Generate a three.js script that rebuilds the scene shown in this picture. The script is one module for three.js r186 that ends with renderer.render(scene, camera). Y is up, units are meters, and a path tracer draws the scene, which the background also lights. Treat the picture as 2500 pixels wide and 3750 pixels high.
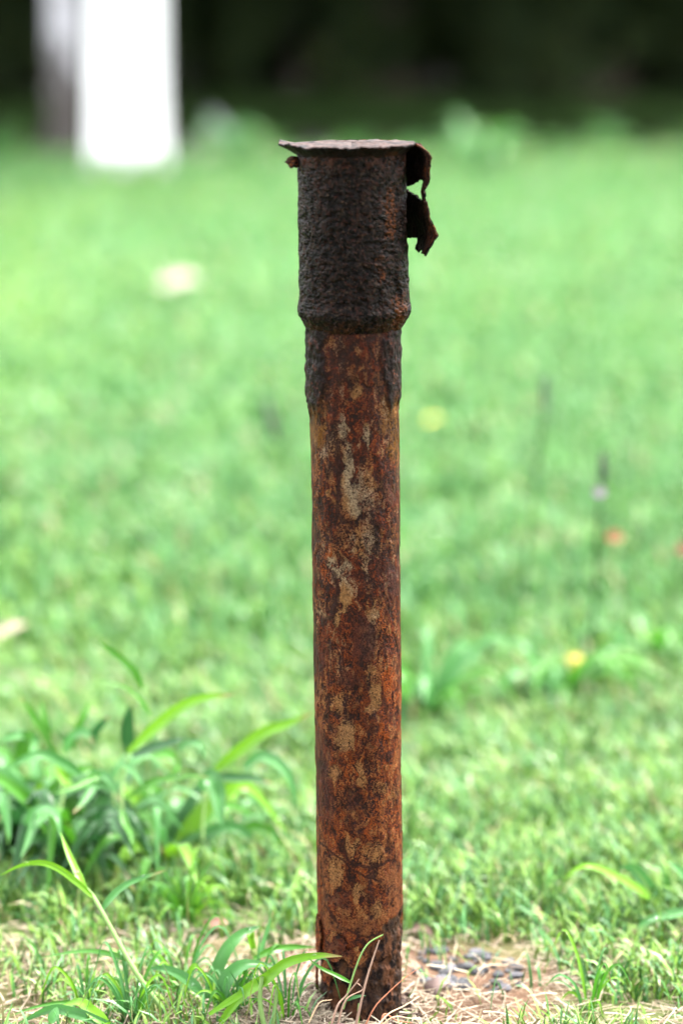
import * as THREE from 'three';
import { mergeGeometries } from 'three/addons/utils/BufferGeometryUtils.js';

// ---------------------------------------------------------------- camera, sky, sun, exposure
const scene = new THREE.Scene();
const camera = new THREE.PerspectiveCamera(23.9, 682 / 1024, 0.05, 600);
camera.position.set(-0.0125, 0.72, 1.66);
camera.rotation.x = THREE.MathUtils.degToRad(-12.05);
camera.focus = 1.695;
camera.userData.fStop = 2.6;

// even overcast sky, a little brighter overhead
{
  const W = 64, H = 32, d = new Float32Array(W * H * 4);
  for (let r = 0; r < H; r++) {
    const s = Math.max(0, Math.sin(((r + 0.5) / H - 0.5) * Math.PI)), L = (1 + 2 * s) / 3;
    for (let c = 0; c < W; c++) d.set([1.18 * L, 1.2 * L, 1.24 * L, 1], (r * W + c) * 4);
  }
  const sky = new THREE.DataTexture(d, W, H, THREE.RGBAFormat, THREE.FloatType);
  sky.mapping = THREE.EquirectangularReflectionMapping; sky.magFilter = THREE.LinearFilter; sky.needsUpdate = true;
  scene.background = sky; scene.environment = sky;
}
const sun = new THREE.DirectionalLight(0xfff8ee, 1.5);
sun.name = 'sun';
sun.position.set(7, 12, -6); sun.target.position.set(0, 0, -2);
sun.castShadow = true; sun.shadow.radius = 22; sun.shadow.mapSize.set(2048, 2048);
Object.assign(sun.shadow.camera, { left: -14, right: 14, top: 14, bottom: -14, near: 0.5, far: 60 });
scene.add(sun, sun.target);

const renderer = new THREE.WebGLRenderer({ antialias: true });
renderer.toneMapping = THREE.LinearToneMapping;
renderer.toneMappingExposure = 14;
renderer.shadowMap.enabled = true;

// ---------------------------------------------------------------- helpers
const { lerp, clamp, smoothstep } = THREE.MathUtils;
const V = (x, y, z) => new THREE.Vector3(x, y, z);
function rng(seed) { let a = seed >>> 0; return () => { a = (a + 0x6d2b79f5) | 0; let t = Math.imul(a ^ (a >>> 15), 1 | a); t = (t + Math.imul(t ^ (t >>> 7), 61 | t)) ^ t; return ((t ^ (t >>> 14)) >>> 0) / 4294967296; }; }
const PERM = new Uint8Array(1024), RAND = new Float32Array(256);
{ const R = rng(7); const a = [...Array(256).keys()]; for (let i = 255; i > 0; i--) { const k = Math.floor(R() * (i + 1)); [a[i], a[k]] = [a[k], a[i]]; } for (let i = 0; i < 1024; i++) PERM[i] = a[i & 255]; for (let i = 0; i < 256; i++) RAND[i] = R(); }
function noise(x, y, z) {                                   // value noise, 0..1
  const fi = Math.floor(x), fj = Math.floor(y), fk = Math.floor(z); let u = x - fi, v = y - fj, w = z - fk;
  u = u * u * (3 - 2 * u); v = v * v * (3 - 2 * v); w = w * w * (3 - 2 * w);
  const i = fi & 255, j = fj & 255, k = fk & 255, a = PERM[i], b = PERM[i + 1], aa = PERM[a + j], ab = PERM[a + j + 1], ba = PERM[b + j], bb = PERM[b + j + 1];
  const c0 = RAND[PERM[aa + k]], c1 = RAND[PERM[ba + k]], c2 = RAND[PERM[ab + k]], c3 = RAND[PERM[bb + k]], d0 = RAND[PERM[aa + k + 1]], d1 = RAND[PERM[ba + k + 1]], d2 = RAND[PERM[ab + k + 1]], d3 = RAND[PERM[bb + k + 1]];
  const p = c0 + (c1 - c0) * u, q = c2 + (c3 - c2) * u, r = d0 + (d1 - d0) * u, s = d2 + (d3 - d2) * u, e = p + (q - p) * v, f = r + (s - r) * v;
  return e + (f - e) * w;
}
function fbm(x, y, z, n) { let s = 0, a = 0.5, t = 0; for (let o = 0; o < n; o++) { s += a * noise(x, y, z); t += a; a *= 0.5; x = x * 2.03 + 7.1; y = y * 2.03 + 3.7; z = z * 2.03 + 1.3; } return s / t; }
const step01 = (x, a, b) => { const t = clamp((x - a) / (b - a), 0, 1); return t * t * (3 - 2 * t); };
const toLinear = (c) => { c /= 255; return c <= 0.04045 ? c / 12.92 : ((c + 0.055) / 1.055) ** 2.4; };
const rgb = (r, g, b, gain = 1) => [toLinear(r) * gain, toLinear(g) * gain, toLinear(b) * gain];
const mix3 = (a, b, t) => [a[0] + (b[0] - a[0]) * t, a[1] + (b[1] - a[1]) * t, a[2] + (b[2] - a[2]) * t];
const toByte = (v) => { v = clamp(v, 0, 1); return Math.round(255 * (v <= 0.0031308 ? v * 12.92 : 1.055 * v ** (1 / 2.4) - 0.055)); };
function curve(table, x) { if (x <= table[0][0]) return table[0][1]; for (let i = 1; i < table.length; i++) if (x <= table[i][0]) { const [a, b] = [table[i - 1], table[i]]; return b[1] === a[1] ? a[1] : lerp(a[1], b[1], (x - a[0]) / (b[0] - a[0])); } return table[table.length - 1][1]; }

const taken = {};
const numbered = (n) => { const k = (taken[n] = (taken[n] ?? -1) + 1); return k ? `${n}_${String(k).padStart(3, '0')}` : n; };
function obj(name, geometry, material, parent) { const m = new THREE.Mesh(geometry, material); m.name = parent ? name : numbered(name); m.castShadow = m.receiveShadow = true; (parent ?? scene).add(m); return m; }
function tag(o, label, category, group) { o.userData.label = label; o.userData.category = category; if (group) o.userData.group = group; return o; }
function thing(name, label, category, [x, y, z] = [0, 0, 0], group) { const g = new THREE.Group(); g.name = numbered(name); g.position.set(x, y, z); scene.add(g); return tag(g, label, category, group); }
function copy(o, [x, y, z], turn, scale = 1) { const c = o.clone(); c.name = numbered(o.name.replace(/_\d{3}$/, '')); c.position.set(x, y, z); c.rotation.y = turn; c.scale.setScalar(scale); scene.add(c); return c; }
function stuff(name, geometry, material, items, label, category) {      // items: [matrix, colour]
  const m = new THREE.InstancedMesh(geometry, material, items.length); m.name = numbered(name);
  items.forEach(([mat, col], i) => { m.setMatrixAt(i, mat); if (col) m.setColorAt(i, col); });
  m.castShadow = m.receiveShadow = true; m.userData.kind = 'stuff'; tag(m, label, category); scene.add(m); return m;
}
function texture(W, H, fn, srgb, wrap = true) {                         // fn(i, j) -> [r, g, b] linear
  const d = new Uint8Array(W * H * 4);
  for (let j = 0; j < H; j++) for (let i = 0; i < W; i++) { const c = fn(i, j); const o = (j * W + i) * 4; for (let k = 0; k < 3; k++) d[o + k] = srgb ? toByte(c[k]) : Math.round(255 * clamp(c[k], 0, 1)); d[o + 3] = 255; }
  const t = new THREE.DataTexture(d, W, H); t.magFilter = THREE.LinearFilter; t.minFilter = THREE.LinearMipmapLinearFilter; t.generateMipmaps = true;
  if (wrap) t.wrapS = t.wrapT = THREE.RepeatWrapping; if (srgb) t.colorSpace = THREE.SRGBColorSpace; t.needsUpdate = true; return t;
}
function gridGeometry(nu, nv, at, uvAt, colAt) {                        // closed sheet of (nu+1) x (nv+1) points
  const p = new Float32Array((nu + 1) * (nv + 1) * 3), uv = new Float32Array((nu + 1) * (nv + 1) * 2), col = colAt && new Float32Array((nu + 1) * (nv + 1) * 3), ix = new Uint32Array(nu * nv * 6); let k = 0;
  for (let j = 0; j <= nv; j++) for (let i = 0; i <= nu; i++) { const o = j * (nu + 1) + i; p.set(at(i, j), o * 3); uv.set(uvAt(i, j), o * 2); if (col) col.set(colAt(i, j), o * 3); }
  for (let j = 0; j < nv; j++) for (let i = 0; i < nu; i++) { const a = j * (nu + 1) + i, b = a + 1, c = a + nu + 1, d = c + 1; ix.set([a, b, c, b, d, c], k); k += 6; }
  const g = new THREE.BufferGeometry(); g.setAttribute('position', new THREE.BufferAttribute(p, 3)); g.setAttribute('uv', new THREE.BufferAttribute(uv, 2)); if (col) g.setAttribute('color', new THREE.BufferAttribute(col, 3));
  g.setIndex(new THREE.BufferAttribute(ix, 1)); g.computeVertexNormals(); return g;
}
function sheetSolid(nu, nv, at, keep, thick, uvAt) {                    // ragged sheet metal with thickness: cells where keep() is false are torn away
  const P = [], N = []; const id = (i, j) => j * (nu + 1) + i;
  for (let j = 0; j <= nv; j++) for (let i = 0; i <= nu; i++) P.push(at(i / nu, j / nv));
  for (let j = 0; j <= nv; j++) for (let i = 0; i <= nu; i++) { const a = P[id(Math.min(nu, i + 1), j)].clone().sub(P[id(Math.max(0, i - 1), j)]), b = P[id(i, Math.min(nv, j + 1))].clone().sub(P[id(i, Math.max(0, j - 1))]); N.push(a.cross(b).normalize()); }
  const pos = [], uv = [], ix = [], M = (nu + 1) * (nv + 1);
  for (const s of [1, -1]) for (let j = 0; j <= nv; j++) for (let i = 0; i <= nu; i++) { const k = id(i, j); pos.push(...P[k].clone().addScaledVector(N[k], s * thick / 2).toArray()); uv.push(...uvAt(i / nu, j / nv, P[k])); }
  const cell = (i, j) => i >= 0 && j >= 0 && i < nu && j < nv && keep((i + 0.5) / nu, (j + 0.5) / nv, P[id(i, j)]);
  for (let j = 0; j < nv; j++) for (let i = 0; i < nu; i++) {
    if (!cell(i, j)) continue; const a = id(i, j), b = id(i + 1, j), c = id(i, j + 1), d = id(i + 1, j + 1);
    ix.push(a, b, c, b, d, c, a + M, c + M, b + M, b + M, c + M, d + M);
    const wall = (p, q) => ix.push(p, p + M, q, q, p + M, q + M);
    if (!cell(i - 1, j)) wall(a, c); if (!cell(i + 1, j)) wall(d, b); if (!cell(i, j - 1)) wall(b, a); if (!cell(i, j + 1)) wall(c, d);
  }
  const g = new THREE.BufferGeometry(); g.setAttribute('position', new THREE.Float32BufferAttribute(pos, 3)); g.setAttribute('uv', new THREE.Float32BufferAttribute(uv, 2)); g.setIndex(ix); g.computeVertexNormals(); return g;
}
function tube(points, r0, r1, seg = 16, sides = 7, wob = 0) {           // tapered, slightly uneven tube
  const c = new THREE.CatmullRomCurve3(points.map((p) => (p.isVector3 ? p : V(...p)))), fr = c.computeFrenetFrames(seg);
  const pts = c.getPoints(seg);
  return gridGeometry(sides, seg, (i, j) => { const a = (i / sides) * Math.PI * 2, t = j / seg, r = lerp(r0, r1, t) * (1 + wob * (noise(j * 0.9 + r0 * 999, (i % sides) * 1.7, 4.2) - 0.5)); return pts[j].clone().addScaledVector(fr.normals[j], Math.cos(a) * r).addScaledVector(fr.binormals[j], Math.sin(a) * r).toArray(); }, (i, j) => [i / sides, j / seg]);
}
// a leaf blade: a ribbon folded along its midrib, broad side turned to `face`
function leafGeometry(points, width, { fold = 0.35, face = V(0, 0.7, 0.7), twist = 0, seg = 14, col = [1, 1, 1], base = 0.55, wave = 0.1, seed = 1 } = {}) {
  const c = new THREE.CatmullRomCurve3(points.map((p) => (p.isVector3 ? p : V(...p)))), pts = c.getPoints(seg), ks = [-1, -0.5, 0, 0.5, 1];
  const p = [], uv = [], cl = [], ix = [];
  let last = null;
  for (let j = 0; j <= seg; j++) {
    const t = j / seg, tan = pts[Math.min(seg, j + 1)].clone().sub(pts[Math.max(0, j - 1)]).normalize();
    let side = tan.clone().cross(face); if (side.lengthSq() < 0.02 && last) side.copy(last); side.normalize(); if (last && side.dot(last) < 0) side.negate(); last = side.clone();
    side.applyAxisAngle(tan, twist * t + 0.25 * (noise(t * 3, seed * 3.1, 5.5) - 0.5));
    const nor = side.clone().cross(tan).normalize(), w = 0.5 * width * lerp(base, 1, step01(t, 0, 0.25)) * Math.max(0.02, (1 - t ** 2.6)) ** 0.8;
    for (const k of ks) {
      const e = 1 + wave * (noise(t * 9, seed * 1.7 + k, 2.2) - 0.5) * Math.abs(k);
      p.push(...pts[j].clone().addScaledVector(side, w * k * e).addScaledVector(nor, w * fold * Math.abs(k) + w * wave * (noise(t * 6, k * 1.3 + seed, 8) - 0.5)).toArray()); uv.push(k * 0.5 * width, t * 0.1);
      const brown = seed % 3 < 1 ? step01(t + 0.1 * noise(k * 2, seed, 4), 0.86, 0.95) : 0, cc = mix3(col, [0.16, 0.11, 0.05], brown * 0.8); const vein = 0.88 + 0.24 * noise(t * 5 + seed, k * 3, 3.3), rib = k === 0 ? 1.18 : 1; cl.push(cc[0] * vein * rib, cc[1] * vein * rib, cc[2] * vein * rib);
    }
  }
  const n = ks.length; for (let j = 0; j < seg; j++) for (let k = 0; k < n - 1; k++) { const a = j * n + k; ix.push(a, a + 1, a + n, a + 1, a + n + 1, a + n); }
  const g = new THREE.BufferGeometry(); g.setAttribute('position', new THREE.Float32BufferAttribute(p, 3)); g.setAttribute('uv', new THREE.Float32BufferAttribute(uv, 2)); g.setAttribute('color', new THREE.Float32BufferAttribute(cl, 3)); g.setIndex(ix); g.computeVertexNormals(); return g;
}

// ---------------------------------------------------------------- ground
// bare, straw-covered earth round the post; full turf from about 0.2 m behind it
function bare(x, z) {
  const n = fbm(x * 9 + 3, z * 9, 1.7, 3) - 0.5;
  const ring = 1 - step01(Math.hypot(x / 1.5 - 0.005, z + 0.03) + n * 0.11, 0.075, 0.15);
  const strip = 0.62 * step01(z + n * 0.12, -0.21, -0.12) * (1 - step01(Math.abs(x) , 0.3, 0.6)) * (x > 0.14 ? 0.62 : 1);
  return Math.max(ring, strip);
}
function groundHeight(x, z) {
  const d = Math.hypot(x, z), mound = 0.016 * Math.exp(-(((x + 0.055) / 0.04) ** 2) - ((z - 0.0) / 0.035) ** 2);
  return -0.01 + 0.03 * (fbm(x * 0.5, z * 0.5, 9.1, 2) - 0.5) * step01(d, 0.4, 3) + 0.008 * (fbm(x * 14, z * 14, 3.3, 3) - 0.5) * (1 - step01(d, 0.5, 2)) + mound - 0.55 * step01(-z + 1.3 * (noise(x * 0.9 + 9, 2.5, 1.5) - 0.5), 9.3, 10.6) * (1 - step01(-z, 16.2, 17.2));
}
const soilColors = [rgb(186, 148, 118, 0.24), rgb(140, 104, 80, 0.22), rgb(74, 108, 46, 0.55)];
{
  const axis = (lo, hi, fine0, fine1, stepFine, grow) => { const a = []; for (let v = fine0; v <= fine1; v += stepFine) a.push(v); let s = stepFine, v = fine1; while (v < hi) { s *= grow; v += s; a.push(Math.min(v, hi)); } s = stepFine; v = fine0; while (v > lo) { s *= grow; v -= s; a.unshift(Math.max(v, lo)); } return a; };
  const xs = axis(-220, 220, -0.7, 0.7, 0.008, 1.16), zs = axis(-260, 120, -0.8, 0.4, 0.008, 1.16);
  const soilMap = texture(512, 512, (i, j) => { const f = fbm(i / 26, j / 26, 1, 5), s = noise(i / 3.1, j / 3.1, 7), g = noise(i / 1.3, j / 1.3, 3); return mix3([0.55, 0.53, 0.5], [1, 1, 1], clamp(0.2 + f * 0.8 + (s - 0.5) * 0.5 + (g - 0.5) * 0.35, 0, 1)); }, true);
  const soilBump = texture(512, 512, (i, j) => { const f = fbm(i / 14, j / 14, 2, 4) * 0.7 + 0.3 * noise(i / 2, j / 2, 5); return [f, f, f]; }, false);
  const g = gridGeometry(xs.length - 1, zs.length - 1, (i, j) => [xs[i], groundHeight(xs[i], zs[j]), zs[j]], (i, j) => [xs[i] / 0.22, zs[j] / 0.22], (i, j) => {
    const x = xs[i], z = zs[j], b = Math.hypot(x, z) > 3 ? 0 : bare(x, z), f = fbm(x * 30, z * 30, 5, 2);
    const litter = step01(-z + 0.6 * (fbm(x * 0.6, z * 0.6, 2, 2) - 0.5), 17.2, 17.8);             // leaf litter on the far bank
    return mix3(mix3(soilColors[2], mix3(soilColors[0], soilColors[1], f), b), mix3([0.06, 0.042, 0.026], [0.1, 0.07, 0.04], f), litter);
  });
  g.index.array.reverse(); g.computeVertexNormals();
  const m = obj('ground', g, new THREE.MeshPhysicalMaterial({ vertexColors: true, map: soilMap, bumpMap: soilBump, bumpScale: 0.002, roughness: 0.95, specularIntensity: 0.3 }));
  m.userData.kind = 'structure';
}
// still pond between the lawn and the wood, its surface below the lawn
{
  const ripple = texture(512, 512, (i, j) => { const f = fbm(i / 60, j / 20, 2, 3); return [f, f, f]; }, false);
  const g = new THREE.PlaneGeometry(60, 8.4, 1, 1).rotateX(-Math.PI / 2); const uv = g.attributes.uv; for (let i = 0; i < 4; i++) uv.setXY(i, uv.getX(i) * 20, uv.getY(i) * 2.5);
  const m = obj('pond', g, new THREE.MeshPhysicalMaterial({ color: new THREE.Color().setRGB(0.02, 0.024, 0.014), roughness: 0.08, bumpMap: ripple, bumpScale: 0.01, ior: 1.33 })); m.position.set(0, -0.2, -13); m.userData.kind = 'structure';
}

// ---------------------------------------------------------------- woodland behind the pond
function leafCloud(count, place, size, seed, tint) {                    // many small bent leaf faces
  const R = rng(seed), p = new Float32Array(count * 18), col = new Float32Array(count * 18), a = V(0, 0, 0), b = V(0, 0, 0), n = V(0, 0, 0);
  for (let i = 0; i < count; i++) {
    const c = place(R), s = size * (0.6 + 0.8 * R());
    a.set(R() - 0.5, (R() - 0.5) * 0.7, R() - 0.5).normalize(); n.set(R() - 0.5, R() * 1.2, R() - 0.5).normalize(); b.crossVectors(a, n).normalize().multiplyScalar(s * 0.36); a.multiplyScalar(s * 0.6); n.multiplyScalar(s * 0.14);
    const q = [c.x - a.x, c.y - a.y, c.z - a.z, c.x + b.x + n.x, c.y + b.y + n.y, c.z + b.z + n.z, c.x + a.x, c.y + a.y, c.z + a.z, c.x - b.x + n.x, c.y - b.y + n.y, c.z - b.z + n.z];
    p.set([...q.slice(0, 9), ...q.slice(0, 3), ...q.slice(6, 12)], i * 18);
    const v = 0.7 + 0.6 * R(), t = tint[Math.floor(R() * tint.length)]; for (let k = 0; k < 6; k++) col.set([t[0] * v, t[1] * v, t[2] * v], i * 18 + k * 3);
  }
  const g = new THREE.BufferGeometry(); g.setAttribute('position', new THREE.BufferAttribute(p, 3)); g.setAttribute('color', new THREE.BufferAttribute(col, 3)); g.computeVertexNormals(); return g;
}
const darkLeaf = new THREE.MeshPhysicalMaterial({ vertexColors: true, roughness: 0.85, specularIntensity: 0.3 });
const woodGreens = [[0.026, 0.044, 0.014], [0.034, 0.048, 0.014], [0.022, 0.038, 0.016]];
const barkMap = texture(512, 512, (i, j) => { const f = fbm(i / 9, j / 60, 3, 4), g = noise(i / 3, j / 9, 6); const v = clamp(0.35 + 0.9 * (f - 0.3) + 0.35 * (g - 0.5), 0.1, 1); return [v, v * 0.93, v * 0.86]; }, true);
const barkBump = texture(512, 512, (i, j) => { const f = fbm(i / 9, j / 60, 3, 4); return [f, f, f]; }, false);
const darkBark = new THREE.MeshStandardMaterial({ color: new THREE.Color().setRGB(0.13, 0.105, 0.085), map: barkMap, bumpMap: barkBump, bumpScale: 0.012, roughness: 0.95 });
function trunkGeometry(r, h, lean, seed, flare = 0.5) {
  const su = 40, sv = 60;
  return gridGeometry(su, sv, (i, j) => { const a = (i / su) * Math.PI * 2, y = -0.15 + (j / sv) * h; const rr = r * (1 - 0.45 * (j / sv)) * (1 + flare * Math.exp(-Math.max(0, y) / (r * 0.9)) * (0.6 + 0.8 * noise(Math.cos(a) * 2 + 5, Math.sin(a) * 2 + 5, seed))) * (0.94 + 0.12 * noise(Math.cos(a) * 2.5 + 9, Math.sin(a) * 2.5 + 9, y * 3 + seed)); return [Math.cos(a) * rr + lean[0] * y, y, -Math.sin(a) * rr + lean[1] * y]; }, (i, j) => [(i / su) * 2, (j / sv) * h]);
}
function makeTree(name, label, group, { r, h, lean, seed, flare, crownShift = 0, crownR, crownY, crownH, leaves, leafSize, bark, tint }, at) {
  const t = thing(name, label, 'tree', at, group), R = rng(seed * 77 + 5);
  const trunk = obj('trunk', trunkGeometry(r, h, lean, seed, flare), bark, t);
  const limbs = [];
  for (let k = 0; k < 6; k++) { const a = k * 1.05 + R(), y0 = h * (0.5 + 0.45 * R()), l = crownR * (0.5 + 0.35 * R()); limbs.push(tube([[lean[0] * y0, y0, lean[1] * y0], [lean[0] * y0 + Math.cos(a) * l * 0.5, y0 + l * 0.35, lean[1] * y0 + Math.sin(a) * l * 0.5], [lean[0] * y0 + Math.cos(a) * l, y0 + l * 0.55, lean[1] * y0 + Math.sin(a) * l]], r * 0.35, r * 0.08, 8, 7)); }
  for (const l of limbs) obj('limb', l, bark, t);
  const blobs = []; for (let k = 0; k < 26; k++) { const a = R() * 6.28, q = Math.sqrt(R()) * crownR; blobs.push([Math.cos(a) * q, crownY + R() * crownH * (1 - 0.4 * q / crownR), Math.sin(a) * q + crownShift, 0.55 + 0.7 * R()]); }
  obj('crown', leafCloud(leaves, (q) => { const b = blobs[Math.floor(q() * blobs.length)]; const u = V(q() - 0.5, q() - 0.5, q() - 0.5).normalize().multiplyScalar(b[3] * (0.45 + 0.55 * q())); return V(b[0] + u.x, b[1] + u.y * 0.7, b[2] + u.z); }, leafSize, seed, tint), darkLeaf, t);
  return t;
}
{
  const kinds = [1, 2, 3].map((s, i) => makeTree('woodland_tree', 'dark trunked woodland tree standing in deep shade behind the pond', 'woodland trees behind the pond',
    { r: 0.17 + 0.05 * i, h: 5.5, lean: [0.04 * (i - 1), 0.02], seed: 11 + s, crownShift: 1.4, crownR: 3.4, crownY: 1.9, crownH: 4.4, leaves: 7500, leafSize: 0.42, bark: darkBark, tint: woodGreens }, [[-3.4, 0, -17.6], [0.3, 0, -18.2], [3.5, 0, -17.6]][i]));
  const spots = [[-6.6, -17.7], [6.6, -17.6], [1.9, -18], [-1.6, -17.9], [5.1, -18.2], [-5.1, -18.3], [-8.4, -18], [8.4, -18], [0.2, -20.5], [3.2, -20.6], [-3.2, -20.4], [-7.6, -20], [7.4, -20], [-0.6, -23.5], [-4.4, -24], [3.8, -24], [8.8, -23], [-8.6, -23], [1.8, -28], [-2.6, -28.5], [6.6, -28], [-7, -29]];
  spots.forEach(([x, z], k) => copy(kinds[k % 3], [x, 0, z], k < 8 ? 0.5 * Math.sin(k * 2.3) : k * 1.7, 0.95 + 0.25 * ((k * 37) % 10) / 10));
}
// undergrowth along the edge of the wood
{
  const R = rng(404);
  const mk = (seed, at, w, h) => {
    const t = thing('undergrowth_shrub', 'low dark leafy shrub in the shade at the edge of the wood', 'shrub', at, 'dark shrubs at the edge of the wood');
    const blobs = []; for (let k = 0; k < 16; k++) blobs.push([(R() - 0.5) * w, 0.1 + R() * h * 0.85, (R() - 0.5) * w * 0.7, 0.14 + 0.16 * R()]);
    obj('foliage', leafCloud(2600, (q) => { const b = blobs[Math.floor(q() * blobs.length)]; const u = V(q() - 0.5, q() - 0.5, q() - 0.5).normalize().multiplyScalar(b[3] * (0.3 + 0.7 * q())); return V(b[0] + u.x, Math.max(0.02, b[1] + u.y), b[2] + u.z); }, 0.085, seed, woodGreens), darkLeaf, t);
    for (let k = 0; k < 5; k++) { const b = blobs[k * 3]; obj('stem', tube([[(R() - 0.5) * 0.1, -0.03, (R() - 0.5) * 0.1], [b[0] * 0.5, b[1] * 0.5, b[2] * 0.5], [b[0], b[1], b[2]]], 0.012, 0.004, 6, 5), darkBark, t); }
    return t;
  };
  const kinds = [mk(51, [-2.3, -0.1, -17.2], 1.1, 0.95), mk(52, [-0.4, -0.1, -17.4], 1.2, 1.1), mk(53, [1.2, -0.1, -17.1], 1.1, 0.9)];
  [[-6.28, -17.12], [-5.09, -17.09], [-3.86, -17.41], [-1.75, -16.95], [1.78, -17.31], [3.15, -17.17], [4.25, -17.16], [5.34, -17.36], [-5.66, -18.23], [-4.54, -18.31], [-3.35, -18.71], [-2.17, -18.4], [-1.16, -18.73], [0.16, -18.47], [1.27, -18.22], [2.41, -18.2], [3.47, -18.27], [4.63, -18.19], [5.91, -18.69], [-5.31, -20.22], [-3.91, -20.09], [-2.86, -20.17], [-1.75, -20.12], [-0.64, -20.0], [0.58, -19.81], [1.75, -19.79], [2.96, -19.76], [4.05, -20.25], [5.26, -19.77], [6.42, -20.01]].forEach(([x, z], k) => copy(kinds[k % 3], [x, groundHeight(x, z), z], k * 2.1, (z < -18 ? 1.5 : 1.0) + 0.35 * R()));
}
// the whitewashed tree and the grey trunk behind it
{
  const washMap = texture(512, 512, (i, j) => { const f = fbm(i / 16, j / 30, 6, 4), c = fbm(i / 6, j / 70, 16, 3); const v = clamp(0.93 + 0.25 * (f - 0.5) - 0.4 * step01(c, 0.68, 0.8), 0, 1); return [v, v, v * 0.985]; }, true);
  const wash = new THREE.MeshStandardMaterial({ color: new THREE.Color().setRGB(0.5, 0.5, 0.51), map: washMap, bumpMap: barkBump, bumpScale: 0.006, roughness: 0.9 });
  makeTree('whitewashed_tree', 'tree with thick white painted trunk at the far end of the lawn', null, { r: 0.166, flare: 0.08, h: 4.6, lean: [0.0, -0.02], seed: 31, crownR: 2.1, crownY: 3.2, crownH: 3.2, leaves: 4500, leafSize: 0.3, bark: wash, tint: [[0.03, 0.055, 0.018], [0.04, 0.065, 0.02]] }, [-0.91, -0.02, -8.65]);
  const greyMap = texture(256, 1024, (i, j) => { const h = (j / 1024) * 4.6 - 0.15, f = fbm(i / 14, j / 40, 6, 4), darkFoot = 1 - step01(h + 0.7 * (fbm(i / 20, j / 24, 4, 3) - 0.5), 0.28, 0.5); const v = 0.5 + 0.9 * (f - 0.4); return mix3([0.36 * v, 0.35 * v, 0.38 * v], [0.035 * v, 0.027 * v, 0.024 * v], darkFoot); }, true);  // bark turns dark brown below a ragged line near the foot
  const grey = new THREE.MeshStandardMaterial({ map: greyMap, bumpMap: barkBump, bumpScale: 0.006, roughness: 0.9 }); greyMap.repeat.set(0.5, 1 / 4.6);
  makeTree('grey_barked_tree', 'smooth grey trunk with dark brown foot beside the white painted trunk', null, { r: 0.085, flare: 0.15, h: 4.6, lean: [0.0, -0.02], seed: 37, crownR: 2.0, crownY: 3.0, crownH: 3.2, leaves: 4000, leafSize: 0.3, bark: grey, tint: [[0.03, 0.055, 0.018], [0.04, 0.065, 0.02]] }, [-1.31, 0, -9.9]);
}
// unseen tree added behind the camera to shade the post and near grass
makeTree('added_shade_tree', 'unseen leafy tree added behind the viewpoint to shade the post', null, { r: 0.2, h: 4.8, lean: [0.02, 0.01], seed: 41, crownR: 3.8, crownY: 2.3, crownH: 2.6, leaves: 11000, leafSize: 0.34, bark: darkBark, tint: [[0.04, 0.08, 0.02], [0.05, 0.09, 0.022]] }, [-0.7, 0, 4.0]);
// pale boulder by the trees
{
  const g = new THREE.IcosahedronGeometry(1, 24), p = g.attributes.position, v = V(0, 0, 0);
  for (let i = 0; i < p.count; i++) { v.fromBufferAttribute(p, i); const n = 0.75 + 0.45 * fbm(v.x * 1.3 + 4, v.y * 2.5 + 4, v.z * 1.3 + 4, 3); const layer = 0.03 * Math.sin(v.y * 14 + 2 * noise(v.x * 2, 1, v.z * 2)); v.multiplyScalar(n + layer); p.setXYZ(i, v.x * (0.11 - 0.05 * v.y), v.y * 0.17, v.z * 0.11); }
  g.computeVertexNormals();
  const m = obj('boulder', g, new THREE.MeshStandardMaterial({ color: new THREE.Color().setRGB(0.04, 0.05, 0.056), map: washMapFor(), roughness: 0.85 }));
  m.position.set(-0.63, 0.0, -10.0); tag(m, 'pale grey blue boulder at the water edge behind the white painted tree', 'boulder');
}
function washMapFor() { return texture(256, 256, (i, j) => { const f = fbm(i / 12, j / 12, 2, 4); const v = clamp(0.5 + f * 0.8, 0, 1); return [v, v, v]; }, true); }

// ---------------------------------------------------------------- the rusty pipe post
const GAIN = 0.24;                                                       // display tone on an upright face -> base colour at this exposure
const RUST = { black: rgb(34, 27, 27, GAIN), dark: rgb(62, 38, 33, GAIN), plum: rgb(78, 50, 47, GAIN), red: rgb(118, 48, 29, GAIN), orange: rgb(186, 92, 38, GAIN), vivid: rgb(182, 84, 32, GAIN), mustard: rgb(150, 102, 42, GAIN), tan: rgb(186, 134, 84, GAIN), pale: rgb(196, 184, 160, GAIN), mud: rgb(84, 66, 54, GAIN), brown: rgb(140, 86, 54, GAIN) };
const ROW = [[-0.03, 3845], [-0.0038, 3720], [0.0426, 3500], [0.0635, 3400], [0.1256, 3100], [0.207, 2700], [0.2967, 2250], [0.4036, 1700], [0.4456, 1480], [0.4957, 1215], [0.52, 1085]];   // height on the pipe -> row of the stain chart below
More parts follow.
